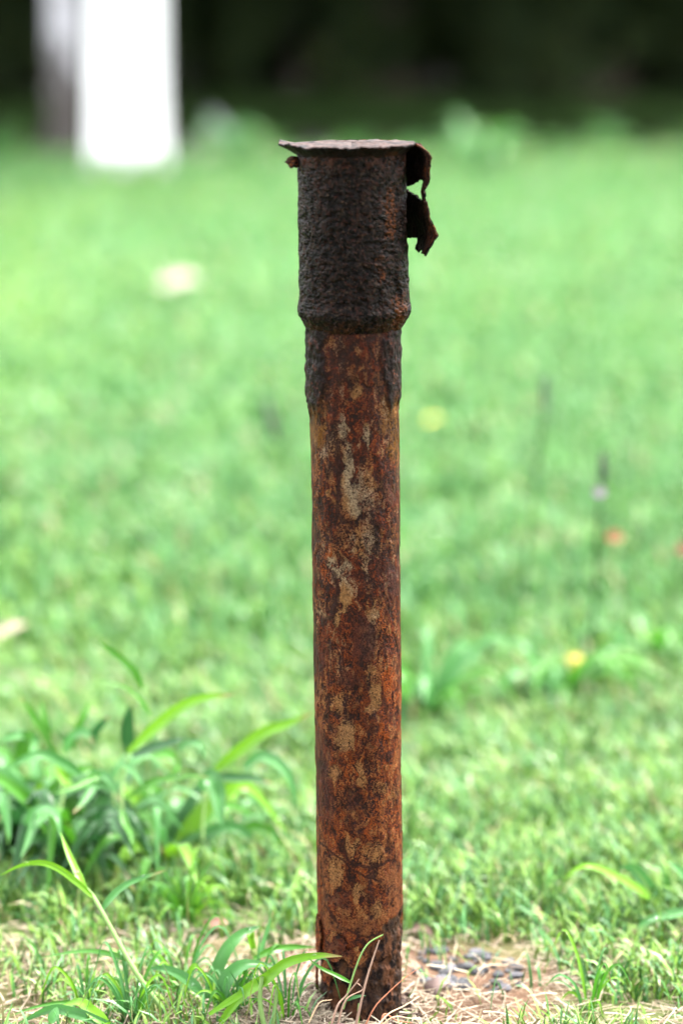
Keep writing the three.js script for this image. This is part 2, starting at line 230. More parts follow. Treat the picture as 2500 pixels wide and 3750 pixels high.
// stain chart of the pipe's weathered front, in chart units of 0.187 mm: [x, y, half width, half height, strength], x from the middle of the front
const TAN = [[-25, 1740, 18, 130, 1], [-12, 1820, 34, 60, 1], [28, 1790, 42, 90, 0.62], [-42, 1565, 22, 34, 0.85], [-70, 1600, 40, 70, 0.45], [48, 1580, 16, 48, 0.85], [-4, 1395, 26, 70, 0.55], [6, 1420, 14, 26, 0.8], [-118, 1660, 10, 40, 0.6], [34, 1900, 50, 40, 0.45], [30, 1960, 62, 60, 0.62], [-92, 2045, 16, 16, 1], [-66, 2085, 20, 22, 1], [-40, 2055, 24, 28, 0.85], [-40, 2125, 22, 30, 1], [-38, 2170, 22, 40, 1.1], [-46, 2220, 22, 26, 1], [-78, 2252, 30, 20, 0.8], [-120, 2248, 30, 14, 0.7], [30, 2030, 14, 90, 0.65], [62, 2235, 18, 50, 0.75], [52, 2330, 40, 70, 0.45], [57, 2545, 19, 55, 1], [50, 2460, 26, 50, 0.65], [-74, 2562, 22, 42, 0.8], [-60, 2460, 30, 80, 0.35], [-42, 2640, 26, 40, 0.85], [-54, 2702, 30, 36, 1], [-130, 2560, 20, 60, 0.5], [8, 2816, 22, 56, 0.9], [-88, 2820, 36, 36, 0.75], [80, 2870, 26, 30, 0.7], [128, 2930, 18, 34, 0.7], [-30, 3080, 22, 40, 0.85], [52, 3110, 56, 48, 0.8], [-86, 3180, 34, 70, 0.85], [-10, 3254, 24, 40, 0.95], [60, 3318, 30, 40, 0.9], [0, 3330, 120, 40, 0.55], [-110, 3380, 60, 40, 0.5], [-150, 3080, 20, 60, 0.5], [130, 3260, 40, 80, 0.5]];
const OCHRE = [[146, 1560, 36, 130, 1], [120, 1500, 22, 60, 0.7], [-146, 1560, 30, 110, 0.9], [-120, 1470, 20, 50, 0.6]];
const SCALE = [[-138, 2790, 32, 110, 0.9], [-120, 2930, 38, 90, 0.9], [-140, 2420, 22, 70, 0.7], [130, 2140, 20, 70, 0.8], [20, 2330, 50, 80, 0.8], [-30, 2480, 40, 50, 0.6], [120, 1800, 26, 60, 0.6], [-20, 2930, 30, 40, 0.6], [-90, 3290, 50, 30, 0.6]];
const EARTH = [[122, 3240, 36, 70, 0.9], [138, 3340, 30, 60, 0.9], [20, 3370, 90, 30, 0.8], [-100, 3380, 50, 30, 0.8], [-140, 3160, 22, 60, 0.6]];
const VIVID = [[-105, 2015, 14, 40, 1], [112, 2480, 24, 60, 1], [118, 2560, 22, 70, 0.8], [104, 2420, 20, 40, 0.7], [-110, 2090, 18, 40, 0.7], [92, 2270, 18, 60, 0.7], [90, 2680, 16, 50, 0.9], [70, 2960, 70, 60, 0.6], [-40, 2960, 50, 50, 0.45], [-120, 1900, 26, 60, 0.5], [-128, 1740, 26, 120, 0.55], [60, 1680, 18, 60, 0.5], [-64, 3010, 40, 60, 0.45], [100, 3020, 40, 70, 0.5]];
const ARCS = [[[-125, 3325], [-76, 3378], [-9, 3405], [80, 3405], 9], [[-140, 3095], [-70, 3130], [-8, 3175], [80, 3215], 6], [[-55, 3060], [-48, 3130], [40, 3165], [110, 3150], 9], [[-125, 2280], [-90, 2240], [-66, 2180], [-80, 2090], 13], [[-66, 1610], [-56, 1740], [-66, 1860], [-40, 1900], 13]];
function blobs(list, x, y) { let m = 0; for (const [bx, by, w, h, s] of list) { const dx = (x - bx) / w, dy = (y - by) / h, d = dx * dx + dy * dy; if (d < 2.2) { const v = s * (1 - step01(d, 0.1, 2.1)); if (v > m) m = v; } } return m; }
function arcs(x, y) { let m = 0; for (const a of ARCS) { for (let k = 0; k < 3; k++) { const [x0, y0] = a[k], [x1, y1] = a[k + 1], t = clamp(((x - x0) * (x1 - x0) + (y - y0) * (y1 - y0)) / ((x1 - x0) ** 2 + (y1 - y0) ** 2), 0, 1), d = Math.hypot(x - x0 - t * (x1 - x0), y - y0 - t * (y1 - y0)); if (d < a[4]) m = Math.max(m, 1 - step01(d, a[4] * 0.35, a[4])); } } return m; }
const PIPE_R = 0.0307;
// crust of scale left on the threads under the collar, thicker on the sides; a = angle from the front towards +x
function crust(a, h) {
  const nx = Math.sin(a), nz = Math.cos(a), rag = fbm(nx * 5 + 3, h * 60, nz * 5 + 3, 3) - 0.5;
  const left = step01(-nx + rag * 0.5, 0.52, 0.7) * step01(h + rag * 0.03, 0.428, 0.447), right = step01(nx + rag * 0.5, 0.6, 0.72) * step01(h + rag * 0.02, 0.442, 0.449), back = step01(-nz, 0.1, 0.4) * step01(h + rag * 0.03, 0.43, 0.447);
  return Math.max(left, right, back);
}
function foot(a, h) {                                                    // 1 where the scale has flaked off the foot
  const nx = Math.sin(a), nz = Math.cos(a), edge = 0.05 + 0.014 * nx * (nz > 0 ? 1 : 0) + 0.016 * (fbm(nx * 4 + 8, nz * 4 + 8, 2.2, 3) - 0.5) + (nx > 0.5 && nz > 0 ? 0.01 : 0);
  return 1 - step01(h, edge - 0.0015, edge + 0.0005);
}
function pipeTone(a, h) {
  const nx = Math.sin(a), nz = Math.cos(a), X = nx * 160, Z = nz * 160, y0 = curve(ROW, h);
  const wx = (fbm(X / 26 + 40, y0 / 34, Z / 26 + 40, 3) - 0.5) * 60, wy = (fbm(X / 26 + 90, y0 / 34, Z / 26 + 20, 3) - 0.5) * 60;
  const x = X + wx, y = y0 + wy;
  const grain = noise(X / 2.6 + 11, y0 / 2.6, Z / 2.6 + 11), grain2 = noise(X / 5.4 + 31, y0 / 6.2, Z / 5.4 + 31), streak = fbm((X + wx * 0.5) / 12 + 5, (y0 + wy) / 46, Z / 12 + 5, 4), big = fbm(X / 60 + 15, y0 / 110, Z / 60 + 15, 3), mid = fbm((X + wx) / 20 + 65, (y0 + wy) / 28, Z / 20 + 65, 4);
  const swirl = fbm((X + wx * 1.6) / 46 + 85, (y0 + wy * 1.6) / 74, Z / 46 + 85, 3), speck = grain * 0.55 + grain2 * 0.45;
  const low = step01(y0, 1900, 2900);
  let c = mix3(RUST.dark, mix3(RUST.red, RUST.brown, low * 0.28), step01(streak * 0.3 + mid * 0.7 + (speck - 0.5) * 0.6 + 0.07 * low, 0.38, 0.66));
  c = mix3(c, RUST.plum, step01(big + (grain2 - 0.5) * 0.3, 0.52, 0.7) * 0.55);
  c = mix3(c, RUST.orange, step01(mid * 0.7 + streak * 0.3 + (speck - 0.5) * 0.95 + 0.08 * low, 0.54, 0.82) * (0.5 + 0.35 * low));
  // nested tide marks: a red rim, then a dark rim, round each old drip stain
  const tide = (w) => (1 - step01(Math.abs(swirl - w), 0.006, 0.022));
  c = mix3(c, RUST.vivid, tide(0.47) * step01(speck, 0.3, 0.6) * 0.55); c = mix3(c, RUST.black, tide(0.52) * 0.6); c = mix3(c, RUST.tan, step01(swirl + (speck - 0.5) * 0.16 + (mid - 0.5) * 0.12, 0.56, 0.66) * step01(speck + (mid - 0.5) * 0.6, 0.42, 0.62) * 0.38);
  const front = step01(nz, -0.15, 0.25);
  const vivid = front * blobs(VIVID, x, y);
  c = mix3(c, speck > 0.55 ? RUST.orange : RUST.vivid, step01(vivid + (speck - 0.5) * 1.6 + (streak - 0.5) * 0.8, 0.42, 1.05) * 0.75);
  // ochre run stains under the threads
  c = mix3(c, RUST.mustard, clamp(blobs(OCHRE, x, y) * front * step01(speck * 0.6 + mid * 0.5, 0.38, 0.66) * 0.85, 0, 1));
  let tan = Math.max(front * blobs(TAN, x, y), (1 - front) * step01(fbm(X / 34 + 200, y0 / 60, Z / 34 + 200, 3), 0.6, 0.72));
  tan = Math.max(tan * (1.06 - 0.1 * low), 0.38 * step01(streak + (mid - 0.5) * 0.6, 0.5, 0.72)); tan = step01(tan + (speck - 0.5) * 1.5 + (mid - 0.5) * 0.9 + (streak - 0.5) * 0.9, 0.3, 1.1);
  c = mix3(c, mix3(RUST.tan, RUST.pale, 0.55 * step01(big + grain * 0.2, 0.5, 0.75) * (1 - low)), tan * (0.74 + 0.26 * grain));
  // dark pitting everywhere
  const pit = step01(grain2 * 0.5 + mid * 0.3 + grain * 0.35, 0.66, 0.82);
  c = mix3(c, RUST.black, pit * 0.7);
  const dk = step01(fbm(X / 40 + 300, y0 / 70, Z / 40 + 300, 4) + (speck - 0.5) * 0.35, 0.55, 0.68) * (1 - tan * 0.8);
  c = mix3(c, RUST.black, dk * 0.45);
  const arc = front * arcs(X + wx * 0.35, y0 + wy * 0.35); c = mix3(c, RUST.dark, arc * 0.85);
  // scattered plum scale patches and dried earth splashes
  c = mix3(c, RUST.plum, step01(front * blobs(SCALE, x, y) + (speck - 0.5) * 1.1 + (mid - 0.5) * 0.8, 0.4, 0.8) * 0.6);
  c = mix3(c, RUST.brown, step01(front * blobs(EARTH, x, y) + (speck - 0.5) * 1.4 + (mid - 0.5) * 0.8, 0.4, 0.9) * 0.6);
  // the top: black scale on the sides, deep red between
  const top = 1 - step01(y0 + wy, 1300, 1620); c = mix3(c, mix3(RUST.dark, RUST.red, step01(mid + (speck - 0.5) * 0.4, 0.5, 0.75) * 0.8), top * 0.5 * (1 - tan * 0.6));
  const cr = crust(a, h); c = mix3(c, mix3(RUST.black, RUST.plum, step01(mid + (speck - 0.5) * 0.5, 0.5, 0.75)), cr * 0.9);
  c = mix3(c, RUST.orange, cr * step01(mid, 0.6, 0.7) * step01(speck, 0.6, 0.75) * 0.7);
  // the foot: bare pitted metal with dried mud
  const ft = foot(a, h); const mudc = mix3(mix3(RUST.black, RUST.mud, step01(mid + (speck - 0.5) * 0.5, 0.3, 0.62)), RUST.brown, step01(big + (mid - 0.5), 0.5, 0.8) * 0.5);
  c = mix3(c, mudc, ft * 0.92);
  const bright = 0.6 + 0.8 * grain;
  const height = clamp(0.45 + (mid - 0.5) * 0.5 + (speck - 0.5) * 0.5 - tan * 0.12 - pit * 0.25 + cr * 0.1, 0, 1);
  return { c: [c[0] * bright, c[1] * bright, c[2] * bright], height, rough: clamp(0.5 + 0.3 * mid + 0.2 * (grain - 0.5) - 0.1 * tan, 0.3, 1) };
}
function bakeMaps(W, H, tone, h0, h1, bump) {
  const col = new Uint8Array(W * H * 4), hgt = new Uint8Array(W * H * 4), rou = new Uint8Array(W * H * 4);
  for (let j = 0; j < H; j++) for (let i = 0; i < W; i++) {
    const t = tone(((i + 0.5) / W) * 2 * Math.PI - Math.PI, lerp(h0, h1, (j + 0.5) / H)), o = (j * W + i) * 4;
    col.set([toByte(t.c[0]), toByte(t.c[1]), toByte(t.c[2]), 255], o); const b = Math.round(255 * t.height), r = Math.round(255 * t.rough); hgt.set([b, b, b, 255], o); rou.set([r, r, r, 255], o);
  }
  const mk = (d, s) => { const t = new THREE.DataTexture(d, W, H); t.magFilter = THREE.LinearFilter; t.minFilter = THREE.LinearMipmapLinearFilter; t.generateMipmaps = true; t.wrapS = THREE.RepeatWrapping; t.wrapT = THREE.RepeatWrapping; if (s) t.colorSpace = THREE.SRGBColorSpace; t.needsUpdate = true; return t; };
  return new THREE.MeshPhysicalMaterial({ map: mk(col, true), bumpMap: mk(hgt), roughnessMap: mk(rou), roughness: 0.85, bumpScale: bump, specularIntensity: 0.09 });
}
const post = thing('pipe_post', 'rusty iron pipe post with a blackened collar and a torn flat cap', 'post', [0.002, 0, 0]);
post.rotation.z = 0.0125;
const H0 = -0.03, H1 = 0.51;
const pipeMaterial = bakeMaps(768, 1536, pipeTone, H0, H1, 0.0011);
{
  const nu = 260, nv = 560;
  const at = (i, j) => { const a = (i / nu) * 2 * Math.PI - Math.PI, h = lerp(H0, H1, j / nv), nx = Math.sin(a), nz = Math.cos(a);
    const r = PIPE_R + 0.0011 * (fbm(nx * 3 + 5, h * 30, nz * 3 + 5, 3) - 0.5) + 0.00035 * step01(fbm(nx * 6 + 35, h * 90, nz * 6 + 35, 3), 0.5, 0.54) + crust(a, h) * (0.0009 + 0.0022 * fbm(nx * 9 + 1, h * 260, nz * 9 + 1, 3)) * (nx < 0 ? 1.15 : 0.85) - foot(a, h) * (0.0007 + 0.0018 * step01(fbm(nx * 5 + 2, h * 130, nz * 5 + 2, 3), 0.42, 0.62))
      - 0.004 * (1 - step01(Math.hypot((a + 0.42) / 0.14, (h - 0.014) / 0.012), 0.7, 1.1));
    return [nx * r, h, nz * r]; };
  obj('pipe', gridGeometry(nu, nv, at, (i, j) => [i / nu, j / nv]), pipeMaterial, post);
}
// scale lifting off the foot
[[-0.62, 0.32, 0.052, 0.013, 21], [-1.25, 0.2, 0.056, 0.016, 22], [-0.15, 0.3, 0.047, 0.008, 23], [-0.85, 0.22, 0.033, 0.012, 24], [-1.45, 0.12, 0.02, 0.012, 25]].forEach(([a0, da, h0, dh, seed]) => {
  obj('rust_flake', sheetSolid(26, 22, (s, t) => { const a = a0 + (s - 0.5) * 2 * da, h = h0 + (t - 0.5) * 2 * dh, r = PIPE_R + 0.0011 + 0.0016 * (1 - t) * noise(s * 3, seed, 1) + 0.0006 * noise(s * 9, t * 9, seed); return V(Math.sin(a) * r, h, Math.cos(a) * r); },
    (s, t) => Math.hypot(s - 0.5, t - 0.5) + 0.28 * (fbm(s * 6, t * 6, seed, 3) - 0.5) < 0.44, 0.0011, (s, t) => [0.5 + (a0 + (s - 0.5) * 2 * da) / (2 * Math.PI), (h0 + 0.035 + (t - 0.5) * 2 * dh - H0) / (H1 - H0)]), pipeMaterial, post);
});
// collar
const COLLAR = [[0.4955, 0.0318], [0.4975, 0.0334], [0.501, 0.0352], [0.5055, 0.0378], [0.5085, 0.0384], [0.512, 0.0377], [0.519, 0.0371], [0.56, 0.0368], [0.616, 0.0367]];
function collarScale(a, h) { const nx = Math.sin(a), nz = Math.cos(a), rag = fbm(nx * 4 + 2, h * 50, nz * 4 + 2, 3) - 0.5; return step01(nx + rag * 0.3, 0.8, 0.87) * (1 - step01(h + rag * 0.012, 0.552, 0.557)); }
function collarTone(a, h) {
  const nx = Math.sin(a), nz = Math.cos(a), X = nx * 200, Z = nz * 200, Y = h * 5350;
  const grain = noise(X / 2.4 + 1, Y / 2.4, Z / 2.4 + 1), g2 = noise(X / 5 + 21, Y / 5, Z / 5 + 21), mid = fbm(X / 15 + 40, Y / 15, Z / 15 + 40, 4), big = fbm(X / 60 + 70, Y / 60, Z / 60 + 70, 3), speck = grain * 0.5 + g2 * 0.5;
  let c = mix3(rgb(20, 15, 15, GAIN), rgb(62, 49, 47, GAIN), step01(mid + (speck - 0.5) * 0.6, 0.36, 0.7));
  c = mix3(c, rgb(92, 50, 40, GAIN), step01(fbm(X / 9 + 140, Y / 9, Z / 9, 3) + (speck - 0.5) * 0.5, 0.5, 0.72) * 0.62);
  c = mix3(c, rgb(104, 84, 68, GAIN), step01(fbm(X / 7 + 40, Y / 7 + 50, Z / 7, 3) + (grain - 0.5) * 0.5, 0.62, 0.8) * 0.75);
  c = mix3(c, rgb(40, 44, 48, GAIN), step01(big, 0.55, 0.68) * step01(mid, 0.45, 0.6) * 0.6);
  const x = X + (fbm(X / 12, Y / 30, Z / 12 + 8, 3) - 0.5) * 60;
  const run = nz > 0 ? (1 - step01(Math.abs(x - 142), 8, 32)) * step01(h, 0.548, 0.565) * (1 - step01(h, 0.588, 0.602)) : 0;
  const foot2 = nz > -0.3 ? (1 - step01(Math.abs(x - 165), 10, 40)) * (1 - step01(h, 0.515, 0.528)) : 0, mid2 = nz > 0 ? (1 - step01(Math.hypot((x - 100) / 22, (h - 0.54) / 0.014), 0.5, 1.2)) * 0.8 : 0;
  c = mix3(c, rgb(150, 82, 40, GAIN), step01(Math.max(run, foot2, mid2) * 0.8 + (speck - 0.5) * 1.5 + (mid - 0.5) * 0.8, 0.45, 1.05) * 0.8); const pit = Math.max(step01(fbm(X / 11 + 400, Y / 11, Z / 11, 2), 0.58, 0.7), step01(fbm(X / 24 + 500, Y / 20, Z / 24, 2), 0.62, 0.7) * 0.8); const scab = step01(fbm(X / 30 + 600, Y / 26, Z / 30, 3), 0.5, 0.53); c = mix3(c, rgb(16, 13, 14, GAIN), pit * 0.75);
  const edge = step01(h, 0.604, 0.609) ; c = mix3(c, rgb(112, 60, 38, GAIN), edge * step01(mid + (speck - 0.5) * 0.5, 0.5, 0.7) * 0.5);
  const lip = 1 - step01(h, 0.498, 0.506); c = mix3(c, rgb(92, 56, 34, GAIN), lip * step01(mid + (speck - 0.5) * 0.6, 0.42, 0.7) * 0.8);
  const bright = 0.35 + 1.3 * grain * grain;
  return { c: [c[0] * bright, c[1] * bright, c[2] * bright], height: clamp(0.55 + ((mid - 0.5) * 0.5 + (speck - 0.5) * 0.7) * (0.35 + 1.2 * step01(big, 0.42, 0.62)) - pit * 0.35 + scab * 0.15, 0, 1), rough: clamp(0.42 + 0.35 * mid + 0.3 * (grain - 0.5), 0.25, 1) };
}
const collarMaterial = bakeMaps(896, 640, collarTone, 0.49, 0.62, 0.0009);
{
  const nu = 300, nv = 260, lo = 0.4955, hi = 0.616;
  const at = (i, j) => { const a = (i / nu) * 2 * Math.PI - Math.PI, nx = Math.sin(a), nz = Math.cos(a); let h = j < 8 ? lo : lerp(lo, hi, (j - 8) / (nv - 8));
    const low = 1 - step01(h, 0.505, 0.53);
    let r = curve(COLLAR, h + 0.0045 * (fbm(nx * 5 + 3, 1.5, nz * 5 + 3, 3) - 0.5) * low) + 0.0007 * (fbm(nx * 5 + 1, h * 130, nz * 5 + 1, 3) - 0.5) + 0.0007 * (fbm(nx * 12 + 1, h * 330, nz * 12 + 1, 3) - 0.5) * (0.3 + 1.3 * low + 1.1 * step01(fbm(nx * 3 + 31, h * 70, nz * 3 + 31, 2), 0.45, 0.65)) - 0.0006 * step01(fbm(nx * 18 + 400, h * 490, nz * 18, 2), 0.6, 0.72) + 0.0004 * step01(fbm(nx * 200 / 30 + 600, h * 5350 / 26, nz * 200 / 30, 3), 0.5, 0.54) - 0.0007 * step01(fbm(nx * 200 / 24 + 500, h * 5350 / 20, nz * 200 / 24, 2), 0.62, 0.7) + collarScale(a, h) * (0.0007 + 0.0011 * fbm(nx * 9, h * 240, nz * 9, 3));
    if (j < 8) r = lerp(0.0312, r, j / 8); return [nx * r, h, nz * r]; };
  obj('collar', gridGeometry(nu, nv, at, (i, j) => { const h = j < 8 ? lo : lerp(lo, hi, (j - 8) / (nv - 8)); return [i / nu, (h - 0.49) / 0.13]; }), collarMaterial, post);
}
// cap plate: thin flared lid, ragged rim, one corner curled up
const capMap = texture(512, 512, (i, j) => { const f = fbm(i / 22, j / 22, 4, 5), g = noise(i / 2.5, j / 2.5, 3), s = noise(i / 6, j / 6, 9); let c = mix3(rgb(96, 84, 86, 0.08), rgb(214, 178, 168, 0.08), step01(f + (g - 0.5) * 0.5, 0.36, 0.62)); c = mix3(c, rgb(190, 110, 84, 0.08), step01(s * 0.6 + f * 0.5, 0.6, 0.75) * 0.6); return mix3(c, rgb(60, 48, 48, 0.08), step01(g * 0.6 + s * 0.5, 0.72, 0.85)); }, true);
const capBump = texture(512, 512, (i, j) => { const f = 0.7 * fbm(i / 18, j / 18, 4, 4) + 0.3 * noise(i / 4, j / 4, 3); return [f, f, f]; }, false);
const capMaterial = new THREE.MeshPhysicalMaterial({ map: capMap, bumpMap: capBump, bumpScale: 0.0012, roughness: 0.6, specularIntensity: 0.2 });
{
  const nu = 320, rim = (a) => { const nx = Math.sin(a), nz = Math.cos(a); let r = 0.0445 + 0.0034 * (fbm(nx * 3 + 6, nz * 3 + 6, 1.1, 4) - 0.5) + 0.0055 * (fbm(nx * 15 + 6, nz * 15 + 6, 1.1, 3) - 0.5) - 0.0018 * step01(noise(nx * 9 + 16, nz * 9 + 16, 5.1), 0.66, 0.8); r += 0.0042 * Math.exp(-(((a + 1.62) / 0.2) ** 2)); if (nx > 0.9) r -= 0.0008; return r; };
  const lift = (a, q) => 0.0022 * Math.exp(-(((a + 1.66) / 0.1) ** 2)) * q ** 6 + 0.0016 * Math.exp(-(((a + 1.25) / 0.12) ** 2)) * q ** 5 + 0.0034 * (fbm(Math.sin(a) * 7 + 3, Math.cos(a) * 7 + 3, q * 3, 3) - 0.5) * (0.3 + 0.7 * q) + 0.0008 * (fbm(Math.sin(a) * 20 + 3, Math.cos(a) * 20 + 3, q * 8, 2) - 0.5);
  const rows = []; for (let k = 0; k <= 24; k++) rows.push((a) => { const q = k / 24; return [rim(a) * q, 0.6215 + 0.0012 * (1 - q * q) + lift(a, q)]; });
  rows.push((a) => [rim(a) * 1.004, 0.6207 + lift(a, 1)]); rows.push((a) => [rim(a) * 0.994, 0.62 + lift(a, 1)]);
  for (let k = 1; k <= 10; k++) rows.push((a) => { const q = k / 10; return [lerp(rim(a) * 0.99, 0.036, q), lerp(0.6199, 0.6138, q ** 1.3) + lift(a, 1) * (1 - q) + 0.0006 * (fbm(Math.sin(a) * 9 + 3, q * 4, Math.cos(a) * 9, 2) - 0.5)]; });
  const part = (from, to) => { const g = gridGeometry(nu, to - from, (i, j) => { const a = (i / nu) * 2 * Math.PI - Math.PI, [r, y] = rows[from + j](a); return [Math.sin(a) * r, y, Math.cos(a) * r]; }, (i, j) => { const a = (i / nu) * 2 * Math.PI - Math.PI, [r] = rows[from + j](a); return from ? [i / nu, 0.4 + 0.02 * j] : [Math.sin(a) * r / 0.12, Math.cos(a) * r / 0.12]; }); g.index.array.reverse(); g.computeVertexNormals(); return g; };
  obj('cap_flange', part(24, rows.length - 1), collarMaterial, post);  // underside and edge take the dark collar material, painting in the shade below the plate
  obj('cap_plate', part(0, 24), capMaterial, post);
}
// torn remnant of an outer sleeve hanging off the cap round the back and the right-hand side
{
  const plan = new THREE.CatmullRomCurve3([[0.0535, 0, 0.015], [0.0515, 0, 0.008], [0.0485, 0, 0.0], [0.0442, 0, -0.011], [0.0392, 0, -0.021], [0.03, 0, -0.034], [0.012, 0, -0.0455], [-0.01, 0, -0.046], [-0.026, 0, -0.04]].map((p) => V(...p)));
  const shift = [[0.54, -0.005], [0.547, -0.004], [0.556, 0.002], [0.5597, 0.0045], [0.573, -0.0012], [0.586, -0.004], [0.59, -0.0045], [0.595, -0.0015], [0.604, -0.001], [0.6124, 0.0005], [0.616, -0.002], [0.6215, -0.0095]];
  const top = 0.6215, bottom = 0.543;
  const sheet = sheetSolid(150, 110, (s, t) => { const p = plan.getPoint(s), h = lerp(bottom, top, t), f = Math.max(0, 1 - s * 4.2), crumple = (fbm(s * 22, t * 14, 4.4, 3) - 0.5) * 0.0034 + 0.0011 * (fbm(s * 70, t * 50, 1.4, 2) - 0.5); return V(p.x + curve(shift, h) * (0.35 + 0.65 * f) * (s < 0.42 ? 1 : 0.2) + crumple, h, p.z + crumple); },
    (s, t) => { const h = lerp(bottom, top, t), e = (fbm(s * 34, t * 22, 8.8, 3) - 0.5) * 0.009;
      if (h > 0.583 && h < 0.5945 + e * 0.4 && s < 0.1 + e * 4) return false;
      const hiEdge = s < 0.3 ? 0.5965 : lerp(0.5965, 0.5905, clamp((s - 0.3) / 0.2, 0, 1)), loEdge = s < 0.27 ? 0.5835 : lerp(0.5835, 0.5885, clamp((s - 0.27) / 0.25, 0, 1));
      if (s > 0.21 && s < 0.7 && h < hiEdge + e * 0.4 && h > loEdge + e * 0.4) return false;
      const foot = s < 0.05 ? 0.5575 : s < 0.36 ? 0.5465 + 0.003 * Math.abs(((s * 16) % 2) - 1) : 0.556; return h > foot + e * 0.45; },
    0.0013, (s, t) => [s * 1.6, t * 0.6]);
  const sheetMap = texture(512, 512, (i, j) => { const f = fbm(i / 20, j / 20, 14, 5), g = noise(i / 2.4, j / 2.4, 3); let c = mix3(rgb(18, 14, 14, GAIN), rgb(60, 42, 38, GAIN), step01(f + (g - 0.5) * 0.6, 0.44, 0.72)); const lip = 1 - step01(i + 60 * (f - 0.5), 110, 170); c = mix3(c, rgb(122, 88, 80, GAIN), lip * step01(f + (g - 0.5) * 0.6, 0.34, 0.6) * 0.9); return mix3(c, rgb(168, 92, 50, GAIN), step01(fbm(i / 14 + 50, j / 14, 2, 4) + (g - 0.5) * 0.3, 0.52, 0.68) * 0.8 * lip); }, true);  // inside coloured near black to carry the shade of the enclosed gap; lip lighter
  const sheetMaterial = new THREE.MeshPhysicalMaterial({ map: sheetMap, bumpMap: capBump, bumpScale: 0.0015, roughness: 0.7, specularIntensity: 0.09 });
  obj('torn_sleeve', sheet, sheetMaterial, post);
  obj('rust_flake', sheetSolid(24, 20, (s, t) => V(-0.036 - s * 0.0085 + 0.0012 * Math.sin(t * 5), 0.607 + t * 0.0075 - s * s * 0.002, 0.004 + 0.006 * Math.sin(s * 3) + 0.003 * (fbm(s * 5, t * 5, 3, 2) - 0.5)), (s, t) => Math.hypot((s - 0.4) * 0.85, t - 0.5) + 0.35 * (fbm(s * 5, t * 5, 6, 3) - 0.5) < 0.46, 0.0016, (s, t) => [s * 0.16, t * 0.3]), sheetMaterial, post);
}
